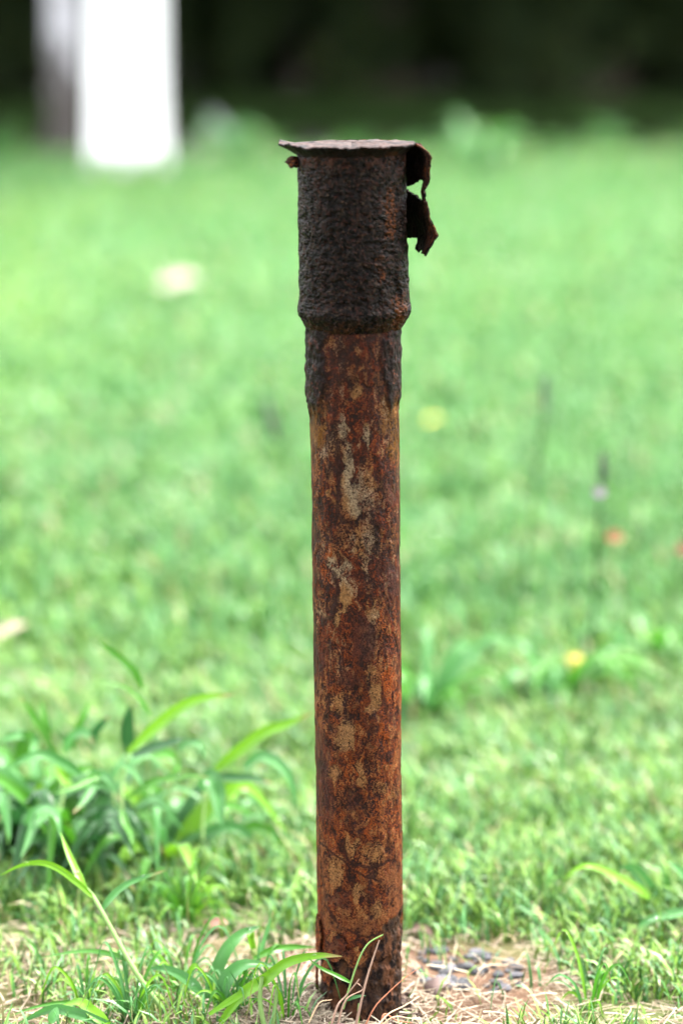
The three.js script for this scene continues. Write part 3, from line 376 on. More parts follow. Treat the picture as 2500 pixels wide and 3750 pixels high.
const CLUMP_LEAVES = [
  [[[-0.1729,0.1299,-0.29],[-0.1812,0.1452,-0.2833],[-0.1949,0.1585,-0.2767],[-0.2158,0.1651,-0.27]],0.0044,0],
  [[[-0.1815,0.1469,-0.31],[-0.1864,0.1626,-0.305],[-0.1985,0.1764,-0.3],[-0.2088,0.1862,-0.295],[-0.2172,0.1942,-0.29]],0.0056,0],
  [[[-0.1909,0.0988,-0.28],[-0.1662,0.1239,-0.2725],[-0.1419,0.145,-0.265],[-0.1216,0.1547,-0.2575],[-0.0997,0.1588,-0.25]],0.0095,1],
  [[[-0.1927,0.0924,-0.3],[-0.1927,0.1116,-0.3],[-0.1918,0.125,-0.3],[-0.1901,0.1355,-0.3]],0.0108,3],
  [[[-0.1864,0.1001,-0.27],[-0.1655,0.1105,-0.26],[-0.1503,0.1178,-0.25],[-0.1388,0.1246,-0.24]],0.0088,3],
  [[[-0.1186,0.0802,-0.29],[-0.0982,0.0983,-0.2875],[-0.076,0.1162,-0.285],[-0.0558,0.1246,-0.2825],[-0.0358,0.1348,-0.28]],0.01,1],
  [[[-0.0943,0.0873,-0.28],[-0.0792,0.0999,-0.2675],[-0.0644,0.0983,-0.255],[-0.0534,0.0864,-0.2425],[-0.0496,0.0663,-0.23]],0.0095,2],
  [[[-0.128,0.0749,-0.26],[-0.121,0.0877,-0.25],[-0.1143,0.076,-0.24],[-0.1122,0.0663,-0.23],[-0.1096,0.0557,-0.22]],0.0135,2],
  [[[-0.2276,0.0768,-0.26],[-0.2173,0.0886,-0.25],[-0.2055,0.0919,-0.24],[-0.1975,0.085,-0.23],[-0.1923,0.0763,-0.22]],0.008,2],
  [[[-0.2303,0.083,-0.27],[-0.2434,0.0967,-0.26],[-0.2564,0.1065,-0.25],[-0.2713,0.1075,-0.24],[-0.288,0.0999,-0.23]],0.0088,2],
  [[[-0.2046,0.0905,-0.25],[-0.2177,0.0893,-0.2367],[-0.2288,0.0882,-0.2233],[-0.2451,0.0871,-0.21]],0.0072,0],
  [[[-0.21,0.0905,-0.25],[-0.2157,0.0857,-0.2333],[-0.2212,0.0802,-0.2167],[-0.2293,0.0739,-0.2]],0.0072,2],
  [[[-0.2716,0.0557,-0.22],[-0.261,0.0718,-0.2075],[-0.2505,0.0793,-0.195],[-0.24,0.0772,-0.1825],[-0.2358,0.0634,-0.17]],0.0093,2],
  [[[-0.2975,0.0812,-0.23],[-0.2885,0.0802,-0.2167],[-0.2827,0.0681,-0.2033],[-0.2786,0.0553,-0.19]],0.0082,2],
  [[[-0.2548,0.0892,-0.31],[-0.2697,0.1141,-0.3167],[-0.2795,0.1266,-0.3233],[-0.2867,0.1343,-0.33]],0.006,0],
  [[[-0.2622,0.0996,-0.32],[-0.2661,0.1159,-0.33],[-0.2694,0.1275,-0.34]],0.0064,0],
  [[[-0.244,0.0867,-0.33],[-0.2367,0.11,-0.3367],[-0.2326,0.1177,-0.3433],[-0.2299,0.1239,-0.35]],0.0064,0],
  [[[-0.2249,0.1008,-0.31],[-0.2188,0.1114,-0.3067],[-0.2137,0.1182,-0.3033],[-0.2077,0.125,-0.3]],0.0082,3],
  [[[-0.2841,0.0866,-0.3],[-0.28,0.1001,-0.3],[-0.2762,0.1077,-0.3],[-0.2723,0.1125,-0.3]],0.0119,0],
  [[[-0.2693,0.0988,-0.31],[-0.2794,0.1067,-0.3033],[-0.2895,0.1078,-0.2967],[-0.3015,0.1061,-0.29]],0.0086,2],
  [[[-0.1888,0.0707,-0.25],[-0.1682,0.0864,-0.2425],[-0.1496,0.0923,-0.235],[-0.1313,0.0966,-0.2275],[-0.1202,0.0973,-0.22]],0.0051,0],
  [[[-0.1496,0.0994,-0.29],[-0.1399,0.1069,-0.2833],[-0.1304,0.1074,-0.2767],[-0.1256,0.0972,-0.27]],0.0063,2],
  [[[-0.1964,0.0976,-0.26],[-0.1866,0.0949,-0.25],[-0.1795,0.0901,-0.24],[-0.1752,0.0869,-0.23]],0.0047,2],
  [[[-0.1174,0.0721,-0.3],[-0.1025,0.0719,-0.2967],[-0.0858,0.0724,-0.2933],[-0.0691,0.0677,-0.29]],0.0082,3],
  [[[-0.1916,0.0697,-0.22],[-0.1882,0.062,-0.21],[-0.183,0.0563,-0.2],[-0.1805,0.0506,-0.19]],0.0061,0],
  [[[-0.2666,0.0624,-0.28],[-0.2655,0.0682,-0.28],[-0.2636,0.073,-0.28]],0.0088,1],
  [[[-0.2462,0.0924,-0.3],[-0.2373,0.1109,-0.29],[-0.2251,0.1168,-0.28],[-0.2188,0.1096,-0.27]],0.0085,2],
  [[[-0.1724,0.0924,-0.3],[-0.1591,0.0926,-0.2933],[-0.1514,0.0852,-0.2867],[-0.1547,0.0797,-0.28]],0.0111,0],
  [[[-0.2513,0.0892,-0.28],[-0.2432,0.0773,-0.27],[-0.2331,0.0749,-0.26]],0.0073,1],
  [[[-0.2789,0.0559,-0.26],[-0.2846,0.0631,-0.25],[-0.2904,0.0628,-0.24],[-0.2965,0.055,-0.23]],0.0091,3],
  [[[-0.2166,0.0409,-0.27],[-0.2103,0.0528,-0.2633],[-0.2023,0.0561,-0.2567],[-0.1983,0.048,-0.25]],0.0099,3],
];
const CLUMP_STEMS = [
  [[[-0.1959,0.0291,-0.26],[-0.1965,0.0589,-0.2733],[-0.1965,0.0736,-0.2867],[-0.1907,0.1001,-0.3]],0.0029,1],
  [[[-0.1959,0.0291,-0.26],[-0.2033,0.0715,-0.27],[-0.1995,0.0797,-0.28],[-0.1824,0.1109,-0.29],[-0.1737,0.1307,-0.3],[-0.1815,0.1469,-0.31]],0.002,0],
  [[[-0.172,0.0239,-0.28],[-0.1571,0.0627,-0.285],[-0.1505,0.0956,-0.29]],0.0026,1],
  [[[-0.2541,0.0311,-0.26],[-0.247,0.0627,-0.285],[-0.2567,0.0872,-0.31]],0.0025,0],
  [[[-0.1286,0.0291,-0.26],[-0.1273,0.0545,-0.275],[-0.1196,0.0783,-0.29]],0.0024,1],
];
const SHOOT_LEAVES = [
  [[[-0.2012,0.0733,-0.03],[-0.2096,0.0836,-0.0433],[-0.2173,0.0941,-0.0567],[-0.2238,0.1047,-0.07]],0.0055,1],
  [[[-0.1954,0.0673,-0.03],[-0.2081,0.0808,-0.028],[-0.2204,0.0917,-0.026],[-0.2328,0.0972,-0.024],[-0.247,0.0958,-0.022],[-0.2637,0.0881,-0.02]],0.0045,1],
  [[[-0.1898,0.0582,-0.025],[-0.1829,0.0668,-0.0312],[-0.1737,0.0738,-0.0375],[-0.1596,0.0783,-0.0438],[-0.143,0.0816,-0.05]],0.0048,2],
  [[[-0.1688,0.0309,0.0],[-0.178,0.0322,-0.005],[-0.1928,0.0332,-0.01],[-0.211,0.0307,-0.015],[-0.2375,0.0235,-0.02]],0.0044,0],
];
const SHOOT_STEM = [
  [[[-0.1424,0.0014,0.02],[-0.1594,0.0216,0.01],[-0.1696,0.0343,0.0],[-0.1782,0.0455,-0.01],[-0.1884,0.0601,-0.02],[-0.1957,0.0682,-0.03],[-0.2023,0.0711,-0.04]],0.0038,1],
];
const FRONT_LEAVES = [
  [[[-0.1105,-0.0142,0.0],[-0.1069,0.0103,-0.0125],[-0.0976,0.0291,-0.025],[-0.0868,0.0361,-0.0375],[-0.0734,0.0374,-0.05]],0.0098,2],
  [[[-0.1021,0.0022,0.02],[-0.0951,0.022,0.015],[-0.0849,0.0297,0.01],[-0.074,0.0291,0.005],[-0.0591,0.0255,0.0]],0.0103,2],
  [[[-0.0988,-0.0007,0.04],[-0.0822,0.0227,0.042],[-0.0665,0.0343,0.044],[-0.0509,0.048,0.046],[-0.0292,0.0541,0.048],[-0.0122,0.0546,0.05]],0.0077,1],
  [[[-0.0777,0.0193,-0.03],[-0.0626,0.0226,-0.04],[-0.0482,0.0206,-0.05],[-0.0319,0.0165,-0.06]],0.0052,0],
  [[[-0.1131,0.0124,0.02],[-0.1196,0.0178,0.015],[-0.1293,0.0233,0.01],[-0.1407,0.0262,0.005],[-0.1541,0.0245,0.0]],0.0072,2],
  [[[-0.0745,0.0167,-0.03],[-0.07,0.0296,-0.045],[-0.0635,0.0465,-0.06]],0.0032,2],
  [[[-0.1067,0.0104,0.05],[-0.0852,0.0224,0.0433],[-0.073,0.0262,0.0367],[-0.0638,0.0242,0.03]],0.0046,1],
  [[[-0.0784,0.0357,-0.03],[-0.08,0.0391,-0.03],[-0.0777,0.0271,-0.03],[-0.0785,0.0305,-0.03]],0.0048,1],
  [[[-0.1001,-0.0051,0.03],[-0.0926,0.0039,0.02],[-0.0834,0.0199,0.01],[-0.0789,0.036,0.0]],0.004,0],
];
const CORNER_LEAVES = [
  [[[-0.1782,0.0021,0.05],[-0.1896,0.0083,0.0433],[-0.1995,0.0137,0.0367],[-0.2129,0.0091,0.03]],0.0089,1],
  [[[-0.1751,0.0013,0.05],[-0.2052,0.0091,0.0433],[-0.22,0.0087,0.0367],[-0.247,-0.006,0.03]],0.0071,2],
  [[[-0.191,0.0066,0.03],[-0.2085,0.0094,0.0267],[-0.2326,0.0045,0.0233],[-0.2602,-0.007,0.02]],0.0028,0],
  [[[-0.2185,0.0038,0.05],[-0.2174,0.0082,0.045],[-0.2156,0.0118,0.04]],0.0068,2],
];
const RIGHT_LEAVES = [
  [[[0.249,-0.0013,-0.18],[0.2287,0.016,-0.176],[0.2105,0.0286,-0.172],[0.1924,0.039,-0.168],[0.1781,0.0423,-0.164],[0.1632,0.0322,-0.16]],0.0073,1],
  [[[0.2504,-0.0052,-0.19],[0.2398,0.0078,-0.1925],[0.2291,0.0228,-0.195],[0.2222,0.0283,-0.1975],[0.2119,0.0283,-0.2]],0.0102,2],
  [[[0.2637,0.0105,-0.15],[0.2456,0.0089,-0.1433],[0.2276,0.0061,-0.1367],[0.2151,-0.0025,-0.13]],0.0076,2],
  [[[0.2711,0.0219,-0.18],[0.2596,0.0321,-0.175],[0.2472,0.045,-0.17]],0.008,2],
  [[[0.2518,-0.0091,-0.2],[0.2544,0.0068,-0.21],[0.25,0.0218,-0.22]],0.0053,0],
];
const POST_STEM = [
  [[[-0.0113,0.0168,0.055],[-0.0061,0.035,0.053],[0.0006,0.0546,0.051],[0.0043,0.0609,0.049],[0.008,0.0644,0.047],[0.0169,0.0687,0.045]],0.0013,0],
];
const POST_LEAVES = [
  [[[-0.0059,0.0355,0.052],[-0.0164,0.0407,0.0513],[-0.0283,0.0466,0.0507],[-0.0364,0.0534,0.05]],0.0031,0],
  [[[-0.0105,0.0232,0.055],[-0.0046,0.0244,0.0533],[0.0006,0.0249,0.0517],[0.0047,0.0248,0.05]],0.0029,3],
];
const TWIGS = [
  [[[-0.0028,0.0182,0.06],[0.0035,0.0327,0.055],[0.0087,0.0495,0.05],[0.0143,0.0648,0.045]],0.0019,0],
  [[[-0.0209,0.0149,0.065],[-0.015,0.0222,0.06],[-0.0098,0.0263,0.055],[0.0002,0.0373,0.05]],0.0018,0],
  [[[-0.0164,0.0208,0.064],[-0.009,0.0262,0.0593],[0.0024,0.0317,0.0547],[-0.0012,0.0343,0.05]],0.0015,0],
  [[[0.0032,0.0115,0.06],[0.0117,0.0192,0.055],[0.0207,0.027,0.05],[0.0319,0.0355,0.045],[0.0439,0.0422,0.04]],0.0011,1],
  [[[0.0101,0.0129,0.065],[0.0205,0.0151,0.06],[0.0317,0.0191,0.055],[0.043,0.0242,0.05]],0.0012,2],
  [[[0.0149,0.0207,0.062],[0.0176,0.0142,0.058],[0.0266,0.0077,0.054],[0.0379,0.0039,0.05]],0.0015,1],
  [[[0.0207,0.0099,0.05],[0.0306,0.0077,0.045],[0.0427,0.0072,0.04]],0.0013,3],
  [[[0.0131,0.0127,0.06],[0.0243,0.0116,0.0567],[0.0355,0.009,0.0533],[0.0446,0.0059,0.05]],0.0009,2],
  [[[-0.0358,0.017,0.05],[-0.0276,0.0187,0.0475],[-0.0195,0.0194,0.045]],0.001,2],
];

// ---------------------------------------------------------------- plants
const leafMaterial = new THREE.MeshPhysicalMaterial({ vertexColors: true, roughness: 0.95, transmission: 0.38, thickness: 0, clearcoat: 0.3, clearcoatRoughness: 0.3, specularIntensity: 0.2 });
const grassMaterial = new THREE.MeshPhysicalMaterial({ vertexColors: true, roughness: 0.4, specularIntensity: 0.58 });
const stemMaterial = new THREE.MeshPhysicalMaterial({ color: new THREE.Color().setRGB(0.1, 0.17, 0.045), roughness: 0.6, specularIntensity: 0.5 });
const LEAF = [[0.032, 0.125, 0.007], [0.085, 0.21, 0.007], [0.038, 0.13, 0.03], [0.014, 0.06, 0.014]];     // fresh, young yellow green, bluish, dark
const dropGeometry = new THREE.SphereGeometry(0.0013, 14, 10), dropMaterial = new THREE.MeshPhysicalMaterial({ roughness: 0.03, transmission: 1, thickness: 0.002, ior: 1.33 });
function plant(name, label, leaves, stems, drops, group) {
  const b = leaves[0][0][0], o = [b[0], 0, b[2]], t = thing(name, label, 'weed', o, group), rel = (pts) => pts.map((p) => [p[0] - o[0], p[1], p[2] - o[2]]);
  leaves.forEach(([pts, w, kind], k) => obj('leaf', leafGeometry(rel(pts), w * 1.15, { col: LEAF[kind], seed: k + 1, twist: (noise(k * 3.7, 1, 2) - 0.5) * 1.2, fold: 0.25 + 0.3 * noise(k * 2.1, 5, 2), face: V((noise(k * 1.9, 7, 1) - 0.5) * 0.6, 0.65, 0.72) }), leafMaterial, t));
  (stems ?? []).forEach(([pts, w]) => obj('stem', tube(rel(pts), w * 0.55, w * 0.4, 14, 8), stemMaterial, t));
  (drops ?? []).forEach(([k, u]) => { const c = new THREE.CatmullRomCurve3(rel(leaves[k][0]).map((p) => V(...p))).getPoint(u); const m = obj('water_drop', dropGeometry, dropMaterial, t); m.position.set(c.x, c.y + 0.0012, c.z + 0.0008); m.scale.set(1.2, 0.8, 1.2); });
  return t;
}
// a rosette of strap leaves made from a seed: [x, z], number, length, width
function rosette(name, label, [x, z], n, len, wid, seed, { rise = 0.8, kinds = [0, 1, 2, 2], group } = {}) {
  const t = thing(name, label, 'weed', [x, groundHeight(x, z) - 0.002, z], group), R = rng(seed);
  for (let k = 0; k < n; k++) {
    const a = (k / n) * 6.283 + R() * 0.8, l = len * (0.55 + 0.6 * R()), up = rise * (0.5 + 0.7 * R()), d = [Math.cos(a), Math.sin(a)], droop = 0.2 + 0.5 * R(), r0 = 0.006 * R();
    obj('leaf', leafGeometry([[d[0] * r0, 0, d[1] * r0], [d[0] * l * 0.3, l * up * 0.55, d[1] * l * 0.3], [d[0] * l * 0.62, l * up * 0.8, d[1] * l * 0.62], [d[0] * l * 0.95, l * up * (0.85 - droop), d[1] * l * 0.95]], wid * (0.7 + 0.6 * R()), { col: LEAF[kinds[Math.floor(R() * kinds.length)]], seed: seed + k, twist: (R() - 0.5) * 1.4, fold: 0.2 + 0.35 * R(), face: V((R() - 0.5) * 0.7, 0.9, 0.45 + R() * 0.3) }), leafMaterial, t);
  }
  return t;
}
plant('broadleaf_weed', 'large leafy clump of broad bladed grass behind and left of the post', CLUMP_LEAVES, CLUMP_STEMS, [[20, 0.55], [3, 0.05], [4, 0.8]]);
rosette('broadleaf_weed', 'low leafy rosette at the foot of the broad bladed grass clump', [-0.215, -0.33], 34, 0.105, 0.012, 601, { rise: 0.75, kinds: [0, 0, 3, 2] });
rosette('broadleaf_weed', 'small broad leaf rosette at the dark edge of the leafy clump', [-0.275, -0.36], 28, 0.1, 0.012, 602, { rise: 0.8, kinds: [0, 3, 2] });
rosette('broadleaf_weed', 'leafy rosette between the big grass clump and the post', [-0.125, -0.355], 16, 0.085, 0.011, 603, { rise: 0.6, kinds: [0, 1, 2] });
rosette('broadleaf_weed', 'dark green leafy rosette in the heart of the big grass clump', [-0.235, -0.28], 32, 0.115, 0.013, 604, { rise: 0.9, kinds: [0, 3, 3, 2] });
rosette('broadleaf_weed', 'green leafy rosette on the post side of the big grass clump', [-0.165, -0.29], 26, 0.1, 0.012, 605, { rise: 0.8, kinds: [0, 3, 1, 2] });
rosette('broadleaf_weed', 'outermost leafy rosette of the big grass clump', [-0.3, -0.3], 28, 0.11, 0.013, 606, { rise: 0.9, kinds: [0, 3, 2] });
plant('crabgrass_shoot', 'single jointed grass shoot with arching leaves leaning away from the post', SHOOT_LEAVES, SHOOT_STEM, [[1, 0.75], [2, 0.75], [0, 0.3]]);
plant('crabgrass_plant', 'wide bladed grass whose leaf tip crosses in front of the pipe', FRONT_LEAVES, [[[[-0.012, -0.002, 0.05], [-0.0155, 0.02, 0.047], [-0.014, 0.037, 0.045]].map((p) => [p[0] - 0.055, p[1], p[2]]), 0.0035], [[[-0.062, -0.003, 0.045], [-0.058, 0.03, 0.04]], 0.003]], [[2, 0.78], [0, 0.92], [0, 0.86], [4, 0.35], [4, 0.25]]);
plant('crabgrass_plant', 'short curled grass leaves in the straw away from the post', CORNER_LEAVES);
plant('crabgrass_plant', 'arching grass leaves rising from the turf beside the gravel', RIGHT_LEAVES, [], [[2, 0.55], [2, 0.5], [2, 0.62]]);
plant('grass_seedling', 'thin green seedling standing against the foot of the pipe', POST_LEAVES, POST_STEM);
rosette('grass_tuft', 'upright bright green tuft of fine blades behind the bare ground', [-0.138, -0.168], 34, 0.045, 0.0028, 701, { rise: 1.5, kinds: [0, 0, 1] });
rosette('grass_tuft', 'small fine tuft among the straw beside the jointed shoot', [-0.09, 0.02], 16, 0.036, 0.0026, 702, { rise: 1.4, kinds: [0, 1, 2] });
rosette('plantain_weed', 'spreading strap leaved weed under the tall dark seed spike', [0.215, -0.79], 28, 0.11, 0.013, 711, { rise: 0.75, kinds: [0, 2, 2, 0] });
rosette('plantain_weed', 'strap leaved weed half hidden behind the middle of the post', [0.075, -0.72], 24, 0.105, 0.013, 712, { rise: 0.85, kinds: [0, 2, 0] });
rosette('plantain_weed', 'flat strap leaved weed beyond the one under the seed spike', [0.33, -0.95], 16, 0.10, 0.012, 713, { rise: 0.6, kinds: [0, 2, 1] });
rosette('tall_weed', 'taller pale green tuft at the back of the lawn by the pond', [0.58, -8.6], 40, 0.26, 0.035, 721, { rise: 1.0, kinds: [0, 2, 2] });
rosette('tall_weed', 'small pale tuft at the back of the lawn near the boulder', [-0.5, -9.3], 30, 0.2, 0.03, 722, { rise: 1.0, kinds: [0, 2, 2] });
[[-0.1, 0.012, 'beside the leaning shoot'], [-0.052, 0.03, 'in the straw heap left of the pipe'], [-0.132, -0.03, 'behind the leaning shoot'], [-0.2, 0.0, 'in the thin turf left of the shoot'], [0.17, -0.005, 'in the turf right of the bare ground'], [-0.165, 0.02, 'by the short curled leaves'], [-0.075, -0.02, 'close behind the wide bladed grass']].forEach(([x, z, where], k) => rosette('grass_tuft', 'thin upright grass blades ' + where, [x, z], 9 + (k % 3) * 3, 0.034 + 0.006 * (k % 3), 0.0022, 730 + k, { rise: 1.3, kinds: [0, 1, 2] }));
rosette('tall_weed', 'soft grass tuft growing against the foot of the white painted trunk', [-0.98, -8.5], 60, 0.1, 0.01, 723, { rise: 1.2, kinds: [0, 1, 2] });
rosette('tall_weed', 'second grass tuft against the foot of the white painted trunk', [-0.82, -8.5], 50, 0.09, 0.01, 724, { rise: 1.2, kinds: [0, 1, 2] });
[[-2.2, -9.1, 0.2], [-1.75, -9.4, 0.14], [-1.5, -9.0, 0.16], [-0.35, -9.5, 0.13], [0.05, -9.2, 0.11], [0.3, -9.7, 0.15], [0.95, -9.1, 0.12], [1.2, -9.5, 0.17], [1.5, -8.9, 0.14], [1.75, -9.3, 0.2], [2.1, -9.0, 0.16]].forEach(([x, z, l], k) => rosette('bank_sedge', 'clump of longer grass along the edge of the pond bank', [x, z], 34, l, 0.011, 760 + k, { rise: 1.25, kinds: [0, 0, 3, 2], group: 'longer grass clumps along the pond bank' }));
// seed spikes
const spikeStem = new THREE.MeshPhysicalMaterial({ color: new THREE.Color().setRGB(0.022, 0.05, 0.014), roughness: 0.8, specularIntensity: 0.3 });
function seedSpike(label, stemPts, spike, kids, thick = 0.0042) {
  const [x, , z] = stemPts[0], t = thing('seed_spike', label, 'wildflower', [x, 0, z]), rel = (p) => [p[0] - x, p[1], p[2] - z];
  obj('stem', tube(stemPts.map(rel), 0.002, 0.0017, 16, 7), spikeStem, t);
  const [a, b] = spike.map(rel), g = gridGeometry(10, 40, (i, j) => { const u = (i / 10) * 6.283, s = j / 40, r = thick * Math.sin(Math.PI * clamp(0.12 + 0.85 * s, 0, 1)) ** 0.5 * (0.8 + 0.5 * noise((i % 10) * 1.7, j * 0.6, 2)); return [lerp(a[0], b[0], s) + Math.cos(u) * r, lerp(a[1], b[1], s), lerp(a[2], b[2], s) - Math.sin(u) * r]; }, (i, j) => [i / 10, j / 40]);
  obj('seed_head', g, new THREE.MeshStandardMaterial({ color: new THREE.Color().setRGB(0.015, 0.02, 0.016), roughness: 0.9 }), t);
  kids?.(t, rel); return t;
}
const petal = (c) => new THREE.MeshPhysicalMaterial({ color: new THREE.Color().setRGB(...c), roughness: 0.9, transmission: 0.3, thickness: 0 });
function bloom(name, t, at, n, r, mat, tilt) {
  const parts = []; for (let k = 0; k < n; k++) { const a = (k / n) * 6.283, g = leafGeometry([[0, 0, 0], [r * 0.5, r * 0.22, 0], [r, r * 0.12, 0]], r * 0.95, { base: 0.3, seg: 6, face: V(0, 1, 0), seed: k }); g.rotateY(a); g.rotateX(tilt + 0.3 * Math.sin(k)); parts.push(g); }
  const g = mergeGeometries(parts); g.deleteAttribute('color'); const m = obj(name, g, mat, t); m.position.set(...at); return m;
}
seedSpike('tall dark seed spike with a purple floret above the strap leaved weed', [[0.258, -0.005, -0.84], [0.257, 0.1, -0.842], [0.262, 0.225, -0.84]], [[0.262, 0.218, -0.84], [0.2622, 0.252, -0.84]], (t, rel) => bloom('purple_floret', t, rel([0.2585, 0.208, -0.834]), 5, 0.0075, petal([0.16, 0.11, 0.16]), 0.9));
seedSpike('slanting dark seed spike rising beyond the middle of the post', [[-0.03, -0.005, -1.5], [-0.063, 0.073, -1.5], [-0.099, 0.15, -1.5]], [[-0.099, 0.146, -1.5], [-0.113, 0.196, -1.5]], null, 0.0065);
seedSpike('pale stemmed seed spike further out than the one with purple floret', [[0.2, -0.005, -1.13], [0.211, 0.116, -1.13], [0.225, 0.25, -1.13]], [[0.225, 0.247, -1.13], [0.2245, 0.288, -1.13]]);
{ const t = thing('orange_flower', 'orange red flower on a thin stalk beside the tall seed spike', 'wildflower', [0.268, 0, -0.83]); obj('stem', tube([[0, -0.004, 0], [0.003, 0.08, 0.002], [0.007, 0.158, 0]], 0.0014, 0.001, 12, 6), stemMaterial, t); bloom('petals', t, [0.007, 0.16, 0], 6, 0.0105, petal([0.13, 0.04, 0.0]), 0.8); }
{ const t = thing('orange_flower', 'orange red flower low in the turf out past the seed spikes', 'wildflower', [0.352, 0, -0.86]); obj('stem', tube([[0, -0.004, 0], [-0.002, 0.06, 0.002], [0, 0.138, 0]], 0.0014, 0.001, 12, 6), stemMaterial, t); bloom('petals', t, [0, 0.14, 0], 6, 0.01, petal([0.1, 0.03, 0.003]), 0.8); }

// ---------------------------------------------------------------- fallen leaves, twigs, stones, straw
function fallenLeaf(label, [x, z], len, wid, col, turn, lift = 0.02, curl = 0.25, rough = 0.9, roll = 0) {
  const g = leafGeometry([[-len / 2, 0, 0], [-len / 5, len * curl * 0.4, 0], [len / 5, len * curl * 0.5, 0], [len / 2, len * curl * 0.1, 0]], wid, { col, base: 0.3, fold: 0.3, face: V(0, 1, 0), wave: 0.5, seed: x * 50 + 9 });
  const m = obj('fallen_leaf', g, new THREE.MeshPhysicalMaterial({ vertexColors: true, roughness: rough, transmission: 0.15, thickness: 0 })); m.position.set(x, groundHeight(x, z) + lift, z); m.rotation.set(roll, turn, 0); return tag(m, label, 'fallen leaf');
}
fallenLeaf('pale bleached leaf lying far out on the lawn', [-0.41, -4.3], 0.11, 0.05, [0.19, 0.185, 0.13], 0.2, 0.035, 0.3, 0.9, 0.6);
fallenLeaf('pale dry leaf lying on the turf behind the leafy clump', [-0.385, -0.95], 0.05, 0.016, [0.17, 0.14, 0.1], 0.5, 0.035, 0.3, 0.9, 0.7);
fallenLeaf('yellow leaf lying in the open lawn beyond the post', [0.137, -2.25], 0.026, 0.013, [0.32, 0.27, 0.03], 0.3, 0.045, 0.3, 0.9, 0.6);
fallenLeaf('yellow leaf caught low in the strap leaved weed', [0.237, -0.85], 0.022, 0.018, [0.28, 0.22, 0.03], 0.9, 0.028, 0.3, 0.9, 0.8);
fallenLeaf('dark red dead leaf in the straw at the foot of the post', [-0.018, 0.062], 0.034, 0.018, [0.055, 0.012, 0.01], 0.15, 0.008, 0.35, 0.5);
fallenLeaf('curled brown dead leaf with dark hollow beside the gravel', [0.06, -0.03], 0.022, 0.014, [0.06, 0.032, 0.025], 0.5, 0.003, 0.6, 0.8, 0.3);
fallenLeaf('small reddish dead leaf beside the upright green tuft', [-0.112, -0.15], 0.02, 0.012, [0.14, 0.06, 0.045], 0.3, 0.008, 0.4, 0.9, 0.5);
fallenLeaf('brown dead leaf under the turf edge behind the gravel', [0.05, -0.15], 0.022, 0.011, [0.08, 0.045, 0.03], -0.3, 0.002, 0.5, 0.9, 0.4);
const twigTone = [[0.17, 0.1, 0.07], [0.22, 0.075, 0.035], [0.42, 0.3, 0.18], [0.05, 0.03, 0.022]];
const twigMaterials = twigTone.map((c) => new THREE.MeshStandardMaterial({ color: new THREE.Color().setRGB(...c), roughness: 0.85 }));
const twigLabels = ['long brown dry stalk leaning up against the foot of the pipe', 'brown dry twig propped in the straw with its tip up', 'bent brown twig crossing the propped twig at the pipe foot', 'slender orange brown stalk slanting past the side of the pipe', 'pale straw stalk slanting low past the foot of the pipe', 'short reddish twig curling through straw beside the pipe foot', 'blackish twig lying level beside the foot of the pipe', 'thin pale stalk lying along the straw at the pipe foot', 'short pale stalk lying on the straw mound'];
TWIGS.forEach(([pts, w, kind], k) => { const [x, , z] = pts[0], y = Math.min(pts[0][1], 0.004), m = obj('twig', tube(pts.map((p, i) => [p[0] - x, i ? p[1] - y : 0, p[2] - z]), w * 0.55, w * 0.28, 18, 6, 0.5), twigMaterials[kind]); m.position.set(x, y, z); tag(m, twigLabels[k], 'twig'); });
{ // pebbles
  const R = rng(88), mats = [[0.02, 0.02, 0.024], [0.05, 0.048, 0.056], [0.013, 0.013, 0.016]].map((c) => new THREE.MeshStandardMaterial({ color: new THREE.Color().setRGB(...c), roughness: 0.8, bumpMap: capBump, bumpScale: 0.0008 }));
  const stones = [0, 1, 2].map((s) => { const g = new THREE.IcosahedronGeometry(1, 4), p = g.attributes.position, v = V(0, 0, 0); for (let i = 0; i < p.count; i++) { v.fromBufferAttribute(p, i); v.multiplyScalar(0.7 + 0.6 * fbm(v.x * 1.1 + 5 + s * 9, v.y * 1.1 + 5, v.z * 1.1 + 5, 3)); v.y *= 0.62; p.setXYZ(i, v.x, v.y, v.z); } g.computeVertexNormals(); return g; });
  for (let k = 0; k < 70; k++) { const u = R(), x = 0.042 + 0.08 * u + 0.008 * R(), z = -0.125 + 0.08 * R() + 0.02 * u, s = 0.0016 + 0.0042 * R() ** 2; const m = obj('pebble', stones[k % 3], mats[Math.floor(R() * 3)]); m.position.set(x, groundHeight(x, z) + s * 0.15 + 0.001, z); m.rotation.y = R() * 6; m.scale.set(s * (1 + 0.5 * R()), s, s); tag(m, 'grey pebble in the bare patch beside the post', 'pebble', 'grey pebbles beside the post'); }
  for (let k = 0; k < 5; k++) { const x = -0.1 + 0.06 * R(), z = -0.05 + 0.03 * R(), s = 0.003 + 0.004 * R(); const m = obj('pebble', stones[k % 3], mats[k % 3]); m.position.set(x, groundHeight(x, z) + s * 0.25, z); m.rotation.y = R() * 6; m.scale.setScalar(s); tag(m, 'grey pebble half buried in the straw left of the post', 'pebble', 'grey pebbles in the straw'); }
}
